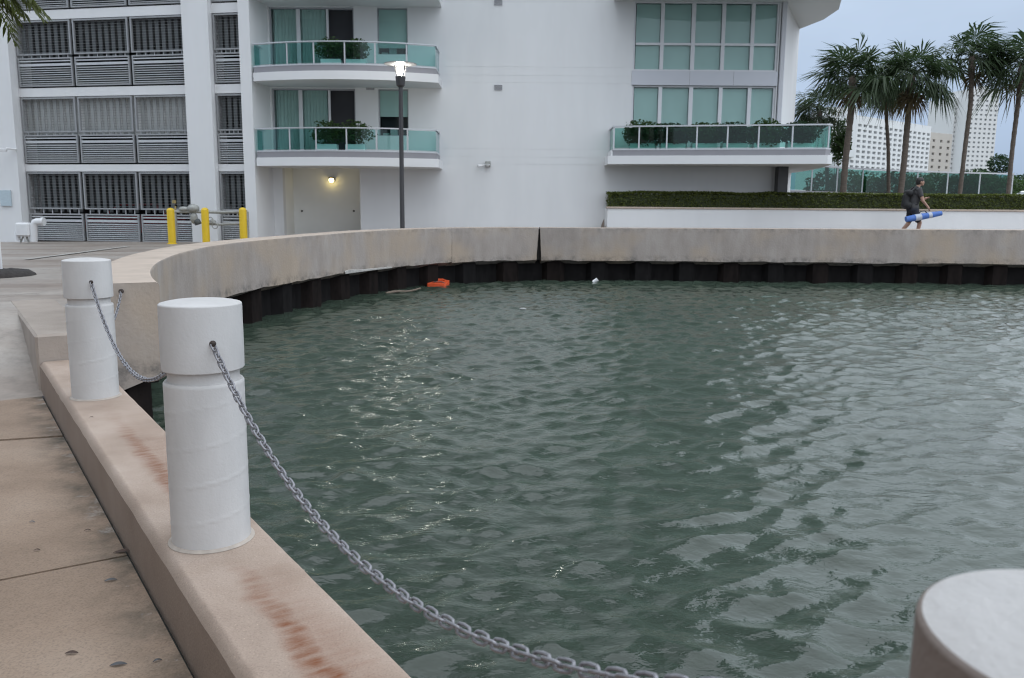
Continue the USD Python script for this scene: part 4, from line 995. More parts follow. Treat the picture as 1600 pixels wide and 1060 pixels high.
LEAFBROWN = mat('dead_leaf', (.06, .035, .025), .8, .4, 40.)
for i, (px, py, L, mt) in enumerate([(193, 863, .085, 0), (173, 908, .05, 1), (185, 1040, .055, 1), (112, 1022, .045, 0), (58, 861, .028, 0), (50, 817, .028, 1), (137, 830, .03, 0), (246, 1034, .03, 1), (143, 653, .022, 0)]):
    z = -.249 if py != 653 else .001
    p = PZ(px, py, z); a = math.atan2(.3, 1) + RNG.normal(0, .2)
    t_ = np.linspace(0, 1, 9); w = np.sin(PI * t_) ** .8 * L * .16
    c_ = np.stack([(t_ - .5) * L, 0 * t_, .004 + .006 * np.sin(PI * t_)], -1)
    V = np.vstack([c_ + np.c_[0 * w, w, 0 * w], c_ - np.c_[0 * w, w, 0 * w + .002]]); f = []
    for k in range(8): f += [(k, k + 9, k + 1), (k + 1, k + 9, k + 10)]
    R2 = np.array([[math.cos(a), -math.sin(a), 0], [math.sin(a), math.cos(a), 0], [0, 0, 1]])
    lab = ['long brown dead leaf lying against the kerb foot', 'dark leaf on the pavement nearest below the middle bollard', 'dark leaf on the pavement at the bottom edge of the picture', 'thin brown leaf on the lower pavement', 'tiny brown leaf scrap at the left edge of the pavement', 'tiny dark leaf scrap above its brown neighbour at the left', 'tiny brown scrap on the pavement close to the kerb stains', 'tiny dark scrap by the kerb at the bottom of the picture', 'tiny brown scrap on the kerb top between the bollards'][i]
    single('fallen_leaf', xf(trimesh.Trimesh(V, f, process=False), R2, p), LEAFBROWN if mt == 0 else BLACKM, True, lab, 'leaf', 'leaves fallen on the pavement')

# ================================================================== floating things
ORANGE = mat('orange_vest_fabric', (.66, .085, .02), .6, .12, 6., .3, 20.)
vp = PZ(685, 443.5, ZW + .06)
vest = thing('life_vest', 'orange life vest floating against the dark sheet piles', 'life vest', tuple(vp))
ring = Polygon([(-.30, -.26), (.22, -.30), (.30, .22), (-.16, .30)]).buffer(.05)
hole = Polygon([(-.08, -.12), (.12, -.14), (.13, .02), (-.05, .03)]).buffer(.02)
m = prism(affinity.scale(ring.difference(hole), .82, .95, origin=(0, 0)), -.05, .05); m = m.subdivide().subdivide(); v = m.vertices.copy(); v[:, 2] += .05 * (meshkit.fbm(v * 6, 3, 1) - .5) + .10 * v[:, 1] * 1.0; m.vertices = v
part(vest, 'float_panel', m, ORANGE, 40, local=True)
part(vest, 'strap', tube([(-.24, -.1, -.0), (-.1, -.16, .06), (.1, -.16, .065), (.24, -.1, .0)], .014, 6), BLACKM, local=True)
part(vest, 'collar', tube([(-.14, .16, .07), (-.06, .24, .085), (.1, .23, .085), (.18, .14, .07)], [.03, .035, .035, .03], 8), ORANGE, True, local=True)
d0, d1 = PZ(603, 459, ZW + .02), PZ(657, 451.5, ZW + .05)
ts = np.linspace(0, 1, 12)[:, None]; DW = d0 * (1 - ts) + d1 * ts; DW[:, 2] += .02 * np.sin(ts[:, 0] * 7)
single('driftwood', tube(DW, np.linspace(.036, .02, 12), 8), mat('bleached_driftwood', (.17, .13, .10), .9, .3, 20.), True, 'bleached stick of driftwood floating left of the orange vest', 'driftwood')
cp = PZ(930, 441, ZW + .02)
cup = thing('floating_cup', 'white foam cup floating by the sheet piles', 'cup', tuple(cp))
part(cup, 'cup_body', xf(lathe([(0, -.075), (.045, -.075), (.06, .07), (.064, .075), (.058, .072), (.045, -.06), (0, -.065)], 20), trimesh.transformations.rotation_matrix(1.0, (.3, 1, .2))[:3, :3], (0, 0, .035)), mat('white_foam', (.85, .85, .85), .6, .02, 5.), 50, local=True)
bp_ = PZ(817, 483, ZW + .02)
single('floating_scrap', ball(bp_, .05, (1.5, 1, .5)), mat('grey_scrap', (.3, .3, .29), .7, .5, 30.), True, 'small grey and white scrap floating in the middle of the basin', 'debris')

# ================================================================== planting
def leaf_quads(P, size, rng, droop=.3, up=.4, aspect=.5):
    """folded pointed leaves at points P"""
    n = len(P)
    d = rng.normal(0, 1, (n, 3)); d[:, 2] = d[:, 2] * .6 + up * 0.2; d /= np.linalg.norm(d, axis=1, keepdims=True)
    s = np.cross(d, rng.normal(0, 1, (n, 3))); s /= np.linalg.norm(s, axis=1, keepdims=True)
    L = size * rng.uniform(.6, 1.3, n)[:, None]
    a = P - d * L * .5; b = P + d * L * .5; nrm = np.cross(d, s)
    l = P + s * L * aspect * .5 + nrm * L * .08; r = P - s * L * aspect * .5 + nrm * L * .08
    V = np.stack([a, l, b, r], 1).reshape(-1, 3)
    i = np.arange(n)[:, None] * 4
    f = np.concatenate([i + [0, 1, 2], i + [0, 2, 3]])
    return trimesh.Trimesh(V, f, process=False)
def blob_points(n, c, r, rng, shell=.55):
    d = rng.normal(0, 1, (n, 3)); d /= np.linalg.norm(d, axis=1, keepdims=True)
    rr = shell + (1 - shell) * rng.uniform(0, 1, n) ** .7
    p = d * rr[:, None]
    lump = .7 + .6 * meshkit.fbm(p * 2.2 + np.array(c)[None] * 3.1, 3, 4)
    return np.array(c) + p * lump[:, None] * np.array(r)

# planter wall and clipped hedge on the right
YP = 27.0
pz = lambda px, py: PY(px, py, YP)[2]
px0 = PY(949, 340, YP)[0]
pw = thing('planter_wall', 'low white planter wall with tan coping under the hedge', 'wall', (px0, YP, 0.2))
part(pw, 'wall_body', bx(px0, 30, YP, YP + .2, .1, 1.335), WHITE)
part(pw, 'end_return', bx(px0, px0 + .2, YP + .2, YF - .01, .1, 1.335), WHITE)
for k in range(18):
    xa = px0 - .03 + k * 1.55; part(pw, 'coping_stone', cbx(xa, xa + 1.542, YP - .03, YP + .24, 1.337, 1.395, .008), COPING)
hd = thing('hedge', 'long clipped green hedge along the white planter wall', 'hedge', (px0 + .1, YP + .4, 1.0))
rng = np.random.default_rng(5)
hx0, hx1 = px0 + .02, 24.0
part(hd, 'hedge_core', bx(hx0 + .1, hx1, YP + .18, YP + .74, 1.0, 1.80), HEDGECORE)
n = 42000
P = np.stack([rng.uniform(hx0, hx1, n), YP + .12 + .7 * rng.uniform(0, 1, n) ** 1.6, rng.uniform(1.33, 1.88, n)], -1)
top = rng.uniform(0, 1, n) < .30; P[top, 2] = 1.83 + .06 * rng.uniform(0, 1, top.sum()) ** 2
P[:, 1] += .07 * (meshkit.fbm(P * 2.5, 3, 2) - .5); P[:, 2] += .10 * (meshkit.fbm(P * [1.2, 1.2, .2], 3, 6) - .5)
P = P[P[:, 2] > 1.36]
part(hd, 'leaves', leaf_quads(P, .08, rng), LEAF_HEDGE, kind='stuff')

def shrub(name, label, c, r, n, size, mt, seed, group=None, stem=True, basez=None, shell=.55):
    rng = np.random.default_rng(seed); bz = c[2] - r[2] if basez is None else basez
    t = thing(name, label, 'shrub', (c[0], c[1], bz), group)
    if stem:
        sts = []
        for q in range(5):
            e = np.array(c) + rng.normal(0, .3, 3) * np.array(r); s0 = np.array([c[0] + rng.normal(0, .05), c[1] + rng.normal(0, .04), bz])
            sts.append(tube([s0, (s0 + e) / 2 + rng.normal(0, .04, 3), e], [.022, .016, .008], 6))
        part(t, 'stems', sts, BARK)
    part(t, 'leaves', leaf_quads(blob_points(n, c, r, rng, shell), size, rng, aspect=.55), mt, kind='stuff')
    return t
def planter(label, x, y, z, w, h, group):
    t = thing('planter_box', label, 'planter', (x, y, z), group)
    part(t, 'box', [cbx(x - w / 2, x + w / 2, y - .16, y + .16, z, z + h, .012)], PLANTER)
    part(t, 'soil', bx(x - w / 2 + .02, x + w / 2 - .02, y - .14, y + .14, z + h - .02, z + h + .004), SOIL)
BYZ = [float(ZC(3.06)), float(ZC(5.78))]
def onbal(px, py, yy): return PY(px, py, yy)
g1, g2 = 'plants on the left balconies', 'plants on the right balcony'
for (px, w, lvl, hh, lab, sd) in ((512, .75, 0, .50, 'left', 21), (556, .85, 0, .50, 'right', 22), (521, .80, 1, .46, 'left', 23), (560, .62, 1, .44, 'right', 24)):
    yy = 26.75; x = PY(px, 220, yy)[0]; z0 = BYZ[lvl]
    fl = ('lower', 'upper')[lvl]
    planter(f'pale planter box, {lab} one on the {fl} left balcony', x, yy, z0, .62, .26, g1)
    shrub('balcony_shrub', f'leafy shrub, {lab} one on the {fl} left balcony', (x, yy, z0 + .26 + hh * .70), (w * .70, .36, hh * .80), 1000, .10, LEAF_MID, sd, g1, True, z0 + .25, .15)
for k, px in enumerate((1003, 1051, 1100, 1147, 1196, 1249)):
    yy = 27.22 - .13 * k; x = PY(px, 220, yy)[0]; z0 = float(ZC(3.22))
    ordn = ('first', 'second', 'third', 'fourth', 'fifth', 'sixth')[k]
    planter(f'pale planter box, {ordn} from the left on the right balcony', x, yy, z0, .78, .24, g2)
    shrub('balcony_shrub', f'dark leafy shrub, {ordn} from the left on the right balcony', (x, yy, z0 + .53), (.68, .34, .37 + (.09 if k in (0, 4) else 0)), 1900, .11, (LEAF_MID, LEAF_DARK)[k % 2], 40 + k, g2, True, z0 + .23, .2)

# ---------------------------------------------------------------- palms
def fan_frond(root, d, length, rng, wind, droop=.35, nl=26, dry=False):
    """palmate frond: stalk plus pleated leaflets fanning from its tip"""
    d = d / np.linalg.norm(d); side = np.cross(d, [0, 0, 1.0]); side /= np.linalg.norm(side) + 1e-9; up = np.cross(side, d)
    stalk = length * .48; tip = root + d * stalk + np.array([0, 0, -.12 * stalk]) + wind * .15
    V, f = [], []
    st = tube([root, root + d * stalk * .5 + [0, 0, .02], tip], [.02, .015, .010], 4, cap=False)
    V.append(np.array(st.vertices)); f.append(np.array(st.faces)); off = len(st.vertices)
    R = length * .60
    for k in range(nl):
        a = math.radians(-125 + 250 * (k + .5) / nl) + rng.normal(0, .05)
        ld = d * math.cos(a) + side * math.sin(a) + up * rng.normal(0, .10)
        r = R * (1 - .18 * abs(a) / 2.2) * rng.uniform(.8, 1.1)
        p1 = tip + ld * r * .55 + np.array([0, 0, -.04 * r]); p2 = tip + ld * r + np.array([0, 0, -droop * r * rng.uniform(.6, 1.5)]) + wind * r * rng.uniform(.4, 1.1)
        wv = np.cross(ld, up); wv /= np.linalg.norm(wv) + 1e-9; w = .021 * (R / .7) + .004
        V.append(np.array([tip, p1 + wv * w, p1 - wv * w, p2])); f.append(np.array([(0, 1, 2), (1, 3, 2)]) + off); off += 4
    return trimesh.Trimesh(np.vstack(V), np.vstack(f), process=False)
def fan_palm(label, trunk, r0, r1, nf, flen, seed, wind=(-.3, 0, 0), dead=6, up=1.0, skirt=True, name='palm_tree', group='fan palms beyond the hedge'):
    rng = np.random.default_rng(seed); trunk = np.array(trunk, float); wind = np.array(wind, float)
    t = thing(name, label, 'palm tree', tuple(trunk[0]), group)
    s = np.linspace(0, 1, 40); tp = np.stack([np.interp(s, np.linspace(0, 1, len(trunk)), trunk[:, k]) for k in range(3)], -1)
    # soften kinks
    for _ in range(8): tp[1:-1] = (tp[:-2] + tp[2:]) / 2 * .5 + tp[1:-1] * .5
    rad = .72 * np.linspace(r0, r1, 40) * (1 + .07 * np.sin(s * 90)) + (.04 * np.exp(-((s - .93) / .06) ** 2) if skirt else 0)
    part(t, 'trunk', tube(tp, rad, 12), TRUNK, 40)
    top = tp[-1]
    nf = int(nf * 1.05)
    for k in range(nf):
        el = rng.uniform(-.75, 1.25); az = k * 2.399 + rng.normal(0, .25)
        el = math.asin(np.clip(-.55 + 1.5 * ((k + .5) / nf), -1, .97)) + rng.normal(0, .1)
        d = np.array([math.cos(el) * math.cos(az), math.cos(el) * math.sin(az), math.sin(el)]) + wind * .55
        L = flen * rng.uniform(.7, 1.15)
        part(t, 'frond', fan_frond(top + rng.normal(0, .05, 3), d, L, rng, wind, .30 + .25 * (el < 0)), FROND)
    for k in range(dead):
        az = rng.uniform(0, 2 * PI); d = np.array([math.cos(az) * .45, math.sin(az) * .45, -1.0])
        part(t, 'frond', fan_frond(top - [0, 0, .15], d, flen * rng.uniform(.6, .85), rng, wind * .3, .5, 14), FROND_DRY, label='dry hanging frond')
    return t
def tp(px, py, y): return PY(px, py, y)
def base_at(px, y, z=.95):
    p = PY(px, 300, y); return np.array([p[0], y, z])
fan_palm('fan palm with upright trunk standing nearest the balcony corner', [base_at(1317, 33), tp(1322, 240, 33), tp(1331, 170, 33), tp(1332, 118, 33)], .17, .15, 34, 1.75, 101, (-.25, 0, -.05), 5)
fan_palm('dark ragged fan palm crown half hidden between the two front palms', [base_at(1392, 36.5), tp(1388, 230, 36.5), tp(1384, 170, 36.5), tp(1383, 132, 36.5)], .11, .09, 26, 1.55, 102, (-.15, 0, -.1), 8)
fan_palm('tall fan palm with shaggy skirt of dry fronds above the walking man', [base_at(1406, 33.5), tp(1413, 250, 33.5), tp(1419, 180, 33.5), tp(1425, 118, 33.5)], .16, .15, 38, 1.85, 103, (-.05, 0, -.05), 10)
fan_palm('wind-blown fan palm in front of the pale high tower', [base_at(1499, 34), tp(1508, 230, 34), tp(1517, 160, 34), tp(1519, 88, 34)], .11, .13, 30, 1.7, 104, (.35, 0, .0), 4)
fan_palm('fan palm cut by the right edge of the picture', [base_at(1576, 34), tp(1582, 230, 34), tp(1591, 160, 34), tp(1597, 100, 34)], .11, .13, 30, 1.8, 105, (-.2, 0, -.05), 4)
fan_palm('short drooping palm tucked behind the balcony corner', [base_at(1296, 36), tp(1292, 250, 36), tp(1284, 210, 36), tp(1280, 172, 36)], .12, .10, 24, 1.35, 106, (-.3, 0, -.2), 4)
sc0 = tp(1313, 222, 37)
shrub('terrace_shrub', 'tall green shrub beside the balcony corner', tuple(sc0), (.50, .5, .95), 900, .19, LEAF_MID, 61, None, True, .98, .1)

# near palm over the left pavement, only frond tips in view
def pinnate(root, d, length, rng, nl=34):
    d = d / np.linalg.norm(d); V, f, off = [], [], 0
    s = np.linspace(0, 1, 14); P = root + np.outer(s, d) * length + np.outer(s ** 2, [0, 0, -.55 * length])
    st = tube(P, np.linspace(.02, .006, 14), 5, cap=False); V.append(np.array(st.vertices)); f.append(np.array(st.faces)); off = len(st.vertices)
    for k in range(nl):
        t_ = .15 + .85 * k / nl; p = np.array([np.interp(t_, s, P[:, q]) for q in range(3)])
        tg = d + np.array([0, 0, -1.1 * t_]); tg /= np.linalg.norm(tg); sd = np.cross(tg, [0, 0, 1.0]); sd /= np.linalg.norm(sd)
        for sg in (-1, 1):
            ld = tg * .75 + sd * sg * .75 + np.array([0, 0, -.15]) + rng.normal(0, .12, 3); L = .42 * math.sin(PI * (.15 + .8 * t_)) * rng.uniform(.8, 1.1)
            m1 = p + ld * L * .5; e = p + ld * L + np.array([0, 0, -.16 * L]); w = np.cross(ld, [0, 0, 1.0]); w = w / (np.linalg.norm(w) + 1e-9) * .016
            V.append(np.array([p, m1 + w, m1 - w, e])); f.append(np.array([(0, 1, 2), (1, 3, 2)]) + off); off += 4
    return trimesh.Trimesh(np.vstack(V), np.vstack(f), process=False)
rng = np.random.default_rng(77)
mc = PZ(-12, 436, .14)
np_ = thing('palm_tree', 'young olive-green palm, only its frond tips in view at the top left corner', 'palm tree', (mc[0], mc[1], .12))
ptop = np.array([mc[0] - .15, mc[1], 5.0])
part(np_, 'trunk', tube([(mc[0] - .3, mc[1], .1), (mc[0] - .28, mc[1], 2.5), ptop], [.11, .10, .08], 12), TRUNK, 40)
for k in range(13):
    az = k * 2.399; el = rng.uniform(-.1, 1.0)
    d = np.array([math.cos(az) * math.cos(el), math.sin(az) * math.cos(el), math.sin(el)])
    part(np_, 'frond', pinnate(ptop, d, rng.uniform(1.2, 1.5), rng), FROND_OLIVE)
for az, el, L in ((-.2, -.35, 1.15), (.15, -.55, 1.0), (-.6, -.3, 1.1), (-.1, -.1, 1.2), (.5, -.4, 1.0), (.05, -.25, 1.3), (-.35, -.5, 1.25), (.3, -.2, 1.25), (-.15, -.7, 1.2), (-.9, -.75, 1.25), (-1.3, -.9, 1.35)):
    d = np.array([math.cos(az) * math.cos(el), math.sin(az) * math.cos(el), math.sin(el)])
    part(np_, 'frond', pinnate(ptop + [0, 0, .05], d, L, rng), FROND_OLIVE)
mu = lathe([(0, .10), (.35, .11), (.52, .08), (.60, .03), (.63, -.05)], 40, (mc[0], mc[1], plaza_z(mc[0], mc[1])))
v = mu.vertices; mu.vertices = v + np.c_[0 * v[:, 0], 0 * v[:, 0], .05 * (meshkit.fbm(v * 14, 3, 3) - .5)]
single('mulch_ring', mu, SOIL, True, 'dark round bed of mulch on the paving at the left edge', 'mulch bed')
stk = PZ(2, 430, .18)
single('stake', cyl((stk[0], stk[1], .1), (stk[0], stk[1], 1.1), .028, 8), PIPEW, 40, 'thin white stake standing in the mulch bed', 'stake')

# ---------------------------------------------------------------- glass terrace rail at right with planting behind
YT = 38.0
rail = thing('terrace_railing', 'low teal glass terrace railing behind the palms on the right', 'railing', (PY(1226, 300, YT)[0], YT, 1.0))
ra, rb_ = PY(1226, 290, 33.0), PY(1582, 290, 40.0)
RP = np.stack([np.linspace(ra[0], rb_[0], 30), np.linspace(33.0, 40.0, 30) + 1.2 * np.sin(np.linspace(0, PI, 30))], -1)
def rz(py, px, y): return PY(px, py, y)[2]
zt0, zg0 = 3.10, 2.12
part(rail, 'base_wall', strip(RP, .9, 2.12, .16), mat('grey_terrace_base', (.27, .27, .285), .6, .06, 1.)); part(rail, 'handrail', strip(RP, zt0, zt0 + .06, .09), ALU)
_, s = along(RP, 0)
ks = np.linspace(.03, s[-1] - .03, 9)
for k in ks:
    p = along(RP, k)[0]; part(rail, 'post', bx(p[0] - .025, p[0] + .025, p[1] - .025, p[1] + .025, 2.12, zt0), ALU)
for a, c in zip(ks[:-1], ks[1:]): part(rail, 'glass_panel', strip(sub(RP, a + .04, c - .04), 2.14, zt0 - .02, .012), RGLASS)
part(apt, 'ground_column', bx(xR + .02, xR + .34, YF - .5, YF - .14, .5, 2.765), BLACKM)
for k in range(9):
    px = 1290 + k * 35; yy = 42.0 + (k % 3) * .8
    c0 = PY(px, 283, yy)
    shrub('terrace_shrub', 'dark shrub behind the terrace glass, ' + ['leftmost of the row', 'second from the balcony end', 'third from the balcony end', 'left of the walking man', 'right behind the walking man', 'just right of the walking man', 'third from the right edge', 'second from the right edge', 'rightmost of the row'][k], (c0[0], c0[1], 2.2 + .12 * (k % 2)), (1.1, .8, 1.05), 1800, .18, (LEAF_MID if k % 3 else LEAF_DARK), 70 + k, 'shrubs behind the terrace glass', True, 1.0)
def broad_tree(label, c, r, n, size, mt, seed, h0=0.9):
    rng = np.random.default_rng(seed); t = thing('tree', label, 'tree', (c[0], c[1], h0))
    part(t, 'trunk', tube([(c[0], c[1], h0), (c[0] + .1, c[1], c[2] - r[2] * .5), (c[0], c[1], c[2])], [.22, .17, .08], 8), BARK, True)
    part(t, 'crown', leaf_quads(np.vstack([blob_points(n // 4, np.array(c) + rng.normal(0, .45, 3) * r, np.array(r) * .6, rng) for _ in range(5)]), size, rng), mt, kind='stuff')
ct = PY(1585, 283, 75); broad_tree('grey-green tree far off at the right edge', tuple(ct), (2.6, 2.2, 2.0), 4200, .30, LEAF_DARK, 91, .6)
ct = PY(1540, 275, 110); broad_tree('small far tree below the pale high tower', tuple(ct), (2.4, 2.2, 2.2), 3000, .4, LEAF_DARK, 92, 0.)

# ---------------------------------------------------------------- far buildings
FARW = mat('far_white_paint', (.66, .66, .66), .8, .03, .05); FART = mat('far_hazed_tan', (.45, .41, .37), .8, .05, .05); FARC = mat('far_hazed_cream', (.60, .59, .58), .8, .04, .05)  # tan and cream paled towards grey: distance haze put into the colour
FARWIN = mat('far_hazed_window', (.43, .445, .47), .4, .2, .2)  # window tone lifted to carry the haze of distance
def far_block(t, xa, ya, xb, yb_, depth, z0, z1, rows, ncol, wf, hf, mt, winmat=FARWIN):
    """a slab block whose front runs from (xa, ya) to (xb, yb); recessed windows as parts"""
    A, B = np.array([xa, ya, 0.]), np.array([xb, yb_, 0.]); ex = (B - A) / np.linalg.norm(B - A); ey = np.array([-ex[1], ex[0], 0]); Wd = np.linalg.norm(B - A)
    Rm = np.stack([ex, ey, [0, 0, 1.0]], -1)
    poly = sbox(0, z0, Wd, z1)
    cells = []
    for (ra_, rb2) in rows:
        for c in range(ncol):
            cw = Wd / ncol; x0 = cw * (c + .5 - wf / 2); cells.append((x0, x0 + cw * wf, ra_ + (rb2 - ra_) * (1 - hf) * .6, ra_ + (rb2 - ra_) * ((1 - hf) * .6 + hf)))
    for c in cells: poly = poly.difference(sbox(c[0], c[2], c[1], c[3]))
    part(t, 'wall', [xf(wallprism(poly, 0, 1.2), Rm, A), xf(bx(0, Wd, 1.3, depth, z0, z1), Rm, A)], mt)
    for c in cells: part(t, 'window', xf(bx(c[0] + .02, c[1] - .02, .9, 1.1, c[2] + .02, c[3] - .02), Rm, A), winmat)
    return Rm, A, Wd
# white hotel
ha, hb = PY(1318, 250, 290), PY(1451, 250, 330)
hz = lambda py, px=1340, y=300: PY(px, py, y)[2]
hotel = thing('far_hotel', 'long white hotel with rows of small balconies behind the palms', 'building', (ha[0], ha[1], 0))
top = 34.3; pitch = (top - 1) / 18.3
rows = [(top - 2.4 - 1.78 * (k + 1), top - 2.4 - 1.78 * k) for k in range(13)]
far_block(hotel, ha[0], 290, hb[0], 330, 18, -1, top, rows, 17, .62, .52, FARW)
ua, ub = PY(1300, 180, 286), PY(1338, 180, 292)
part(hotel, 'upper_block', [bx(ua[0], ub[0], 291, 306, 20, hz(166, 1320, 288))], FARW)
# tan block
ta, tb = PY(1452, 240, 342), PY(1486, 240, 350)
tanb = thing('far_tan_building', 'narrow tan building beside the white hotel', 'building', (ta[0], ta[1], 0))
top2 = PY(1465, 207, 342)[2]
far_block(tanb, ta[0], 342, tb[0], 350, 15, -1, top2, [(top2 - 2 - 2.6 * (k + 1), top2 - 2 - 2.6 * k) for k in range(11)], 3, .35, .4, FART)
# high tower in two staggered slabs
tw = thing('far_tower', 'pale cream high-rise tower far behind the right palms', 'building', (PY(1522, 200, 560)[0], 560, 0))
for (pa_, pb_, ty, y0) in ((1489, 1513, 153, 566), (1513, 1557, 139, 556)):
    a_, b_ = PY(pa_, 200, y0), PY(pb_, 200, y0 + 6); tz = PY((pa_ + pb_) / 2, ty, y0)[2]
    far_block(tw, a_[0], y0, b_[0], y0 + 6, 20, -1, tz, [(tz - 3 - 2.95 * (k + 1), tz - 3 - 2.95 * k) for k in range(26)], 4 if pa_ < 1500 else 6, .5, .42, FARC)
part(tw, 'plant_room', bx(PY(1528, 150, 560)[0], PY(1545, 150, 560)[0], 560, 570, PY(1535, 142, 556)[2], PY(1535, 133, 556)[2]), FARC)
tl = thing('far_cream_tower', 'slim cream tower peeping out beside the apartment corner', 'building', (PY(1222, 200, 480)[0], 480, 0))
a_, b_ = PY(1206, 200, 480), PY(1233, 200, 480); tz = PY(1230, 149, 480)[2]
far_block(tl, a_[0], 480, b_[0], 482, 14, -1, tz, [(tz - 2 - 2.95 * (k + 1), tz - 2 - 2.95 * k) for k in range(20)], 4, .5, .4, FARC)

# ================================================================== the walking man
SKIN = mat('skin', (.36, .21, .15), .55, .08, 8.); HAIR = mat('dark_hair', (.018, .014, .012), .6, .3, 40.); SHIRT = mat('charcoal_shirt', (.052, .05, .052), .85, .2, 10.)
SHORT = mat('dark_shorts', (.022, .024, .034), .85, .2, 10.); PACK = mat('black_backpack', (.012, .012, .013), .7, .3, 12.); SHOE = mat('dark_shoes', (.03, .03, .035), .6, .2, 10.)
BLUE = mat('blue_bag_fabric', (.055, .14, .42), .6, .25, 6.); BAGPALE = mat('pale_bag_print', (.42, .45, .52), .6, .2, 10.)
def chainhull(segs, refine=.02, it=6):
    """joined, smoothed surface of tapered bones: (p, rp, q, rq)"""
    M_ = None
    for p, rp, q, rq in segs:
        def sph(c, r):
            s = trimesh.creation.icosphere(2, 1.0); return s.vertices * r + np.array(c)
        h = m3.Manifold.hull_points(np.vstack([sph(p, rp), sph(q, rq)]))
        M_ = h if M_ is None else M_ + h
    M_ = M_.refine_to_length(refine); m = tm(M_); m = trimesh.Trimesh(m.vertices, m.faces, process=True)
    trimesh.smoothing.filter_taubin(m, iterations=it); return m
PX0, PY0 = PY(1425, 340, 25.75)[0], 25.75
ZF = .42
Hm = 1.93
man = thing('person', 'man in dark shirt and shorts walking right along the promenade, carrying a long blue bag', 'person', (PX0, PY0, ZF))
def J(x, y, z): return (x, y, z * Hm)
LEAN = .10
pel = J(0, 0, .53); che = J(.05, 0, .74); nek = J(.10, 0, .845); head = J(.17, 0, .925)
shR, shL = J(.07, -.19, .80), J(.09, .19, .80)
hipR, hipL = J(.0, -.10, .51), J(.0, .10, .51)
knR, anR = J(.20, -.10, .285), J(.13, -.10, .045); knL, anL = J(-.05, .10, .275), J(-.34, .10, .09)
elR, waR, haR = J(.16, -.27, .63), J(.31, -.27, .545), J(.35, -.27, .515)
elL, waL, haL = J(.17, .22, .64), J(.38, .12, .66), J(.44, .10, .675)
segs = [(J(0, -.06, .53), .135, J(0, .06, .53), .135), (pel, .14, che, .15), (J(.05, -.10, .76), .10, J(.06, .10, .76), .10), (J(.05, -.17, .80), .065, J(.07, .17, .80), .065), (che, .13, nek, .065), (nek, .058, J(.13, 0, .88), .058),
        (J(.15, 0, .93), .095, J(.19, 0, .925), .085), (J(.19, 0, .905), .07, J(.235, 0, .888), .042), (J(.265, 0, .915), .018, J(.285, 0, .907), .015), (J(.24, 0, .928), .04, J(.26, 0, .933), .028),
        (J(.15, -.095, .915), .025, J(.145, -.10, .925), .02), (J(.15, .095, .915), .025, J(.145, .10, .925), .02),
        (shR, .062, elR, .046), (elR, .046, waR, .030), (shL, .062, elL, .046), (elL, .046, waL, .030),
        (hipR, .10, knR, .065), (knR, .063, anR, .042), (hipL, .10, knL, .065), (knL, .063, anL, .042), (anR, .045, J(.30, -.10, .02), .032), (anL, .045, J(-.22, .10, .035), .032)]
for wa_, ha_, sy in ((waR, haR, -1), (waL, haL, 1)):
    wa_, ha_ = np.array(wa_), np.array(ha_); segs.append((tuple(wa_), .032, tuple(ha_), .036))
    dd = (ha_ - wa_) / np.linalg.norm(ha_ - wa_)
    for k in range(4):
        o = np.array([0, (k - 1.5) * .018, 0]); a_ = ha_ + o + dd * .02; b_ = a_ + dd * (.045 + .008 * (k in (1, 2))); c_ = b_ + np.array([dd[0] * .01 - .01, 0, -.03])
        segs += [(tuple(a_), .0095, tuple(b_), .009), (tuple(b_), .009, tuple(c_), .008)]
    segs.append((tuple(ha_ + [0, -sy * .03, .0]), .011, tuple(ha_ + dd * .04 + [0, -sy * .055, .01]), .009))
body = part(man, 'body', chainhull(segs, .022, 5), SKIN, True, local=True)
part(body, 'shirt', chainhull([(J(0, -.07, .52), .15, J(0, .07, .52), .15), (pel, .15, che, .165), (J(.05, -.10, .76), .115, J(.06, .10, .76), .115), (J(.05, -.17, .80), .078, J(.07, .17, .80), .078), (che, .14, J(.08, 0, .82), .09), (shR, .077, J(.11, -.235, .715), .068), (shL, .077, J(.13, .21, .72), .068)], .03, 6), SHIRT, True, local=True)
part(body, 'shorts', chainhull([(J(0, -.07, .50), .152, J(0, .07, .50), .152), (hipR, .118, J(.14, -.10, .335), .098), (hipL, .118, J(-.04, .10, .325), .098)], .03, 6), SHORT, True, local=True)
part(body, 'hair', chainhull([(J(.135, 0, .945), .103, J(.165, 0, .95), .098), (J(.20, 0, .963), .055, J(.235, 0, .957), .035), (J(.11, 0, .91), .075, J(.12, 0, .93), .09)], .02, 4), HAIR, True, local=True)
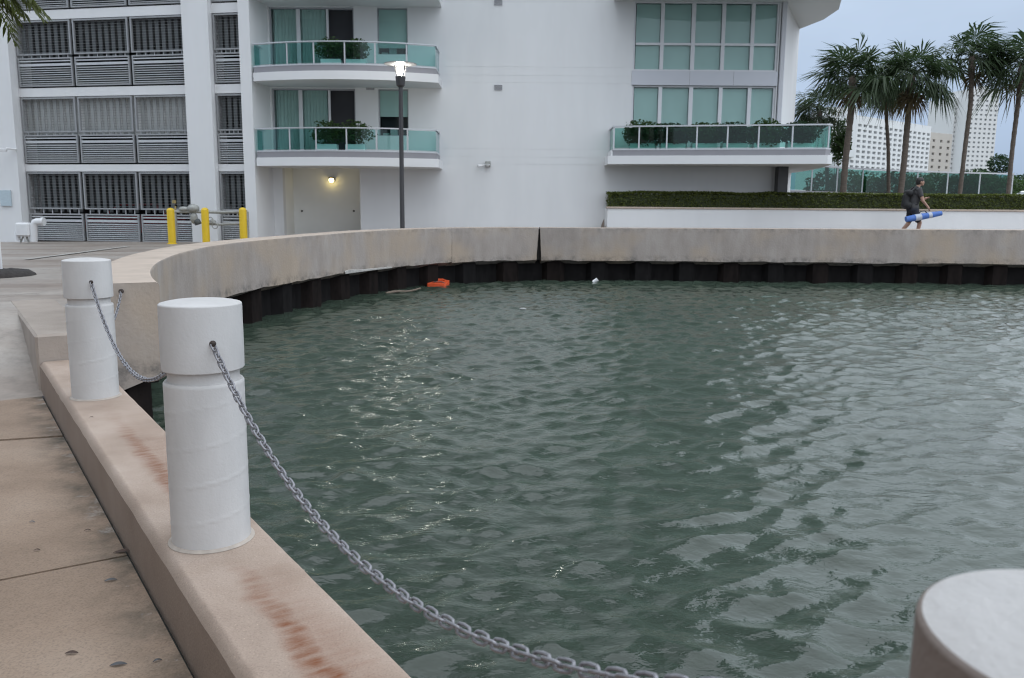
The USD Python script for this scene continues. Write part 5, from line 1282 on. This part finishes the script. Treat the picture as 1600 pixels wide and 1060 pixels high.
for a_, e_ in ((anR, J(.31, -.10, .02)), (anL, J(-.20, .10, .035))): part(body, 'shoe', chainhull([(np.array(a_) + [-.02, 0, -.03], .052, e_, .045)], .03, 3), SHOE, True, local=True)
for sy in (-1, 1): part(body, 'eye', ball((.258, sy * .035, .935 * Hm), .012), HAIR, True, local=True)
bpk = thing('backpack', 'black backpack on the walking man', 'backpack', (PX0, PY0, ZF))
part(bpk, 'pack', chainhull([((-.20, -.10, 1.08), .12, (-.20, .10, 1.08), .12), ((-.17, -.10, 1.45), .10, (-.17, .10, 1.45), .10), ((-.24, 0, 1.12), .12, (-.22, 0, 1.35), .11)], .04, 5), PACK, True, local=True)
for sy in (-1, 1): part(bpk, 'strap', tube([(-.1, sy * .13, 1.52), (.02, sy * .14, 1.63), (.16, sy * .14, 1.54), (.17, sy * .15, 1.35), (.05, sy * .19, 1.12), (-.12, sy * .14, 1.03)], .022, 6), PACK, True, local=True)
ba_, bb_ = PY(1415.5, 343, 25.38) - [PX0, PY0, ZF], PY(1471, 333.5, 25.38) - [PX0, PY0, ZF]
bag = thing('long_bag', 'long blue and pale rolled bag held by the walking man', 'bag', (PX0, PY0, ZF))
dd = (bb_ - ba_) / np.linalg.norm(bb_ - ba_); LL = np.linalg.norm(bb_ - ba_)
def roll_(a, b, r0, r1): return tube([ba_ + dd * LL * q for q in np.linspace(a, b, 6)], np.linspace(r0, r1, 6), 14)
part(bag, 'roll', roll_(0, .25, .085, .10), BLUE, 50, local=True); part(bag, 'roll', roll_(.25, .42, .102, .10), BAGPALE, 50, 'pale printed middle of the bag', local=True)
part(bag, 'roll', roll_(.42, .62, .10, .09), BLUE, 50, local=True); part(bag, 'roll', roll_(.62, .72, .09, .086), BAGPALE, 50, 'pale printed end of the bag', local=True); part(bag, 'roll', roll_(.72, 1, .088, .07), BLUE, 50, local=True)
hp = ba_ + dd * LL * .46
part(bag, 'handle', tube([hp - dd * .13 + [0, 0, .09], hp - dd * .06 + [0, 0, .16], hp + dd * .06 + [0, 0, .16], hp + dd * .13 + [0, 0, .09]], .014, 6), PACK, True, local=True)
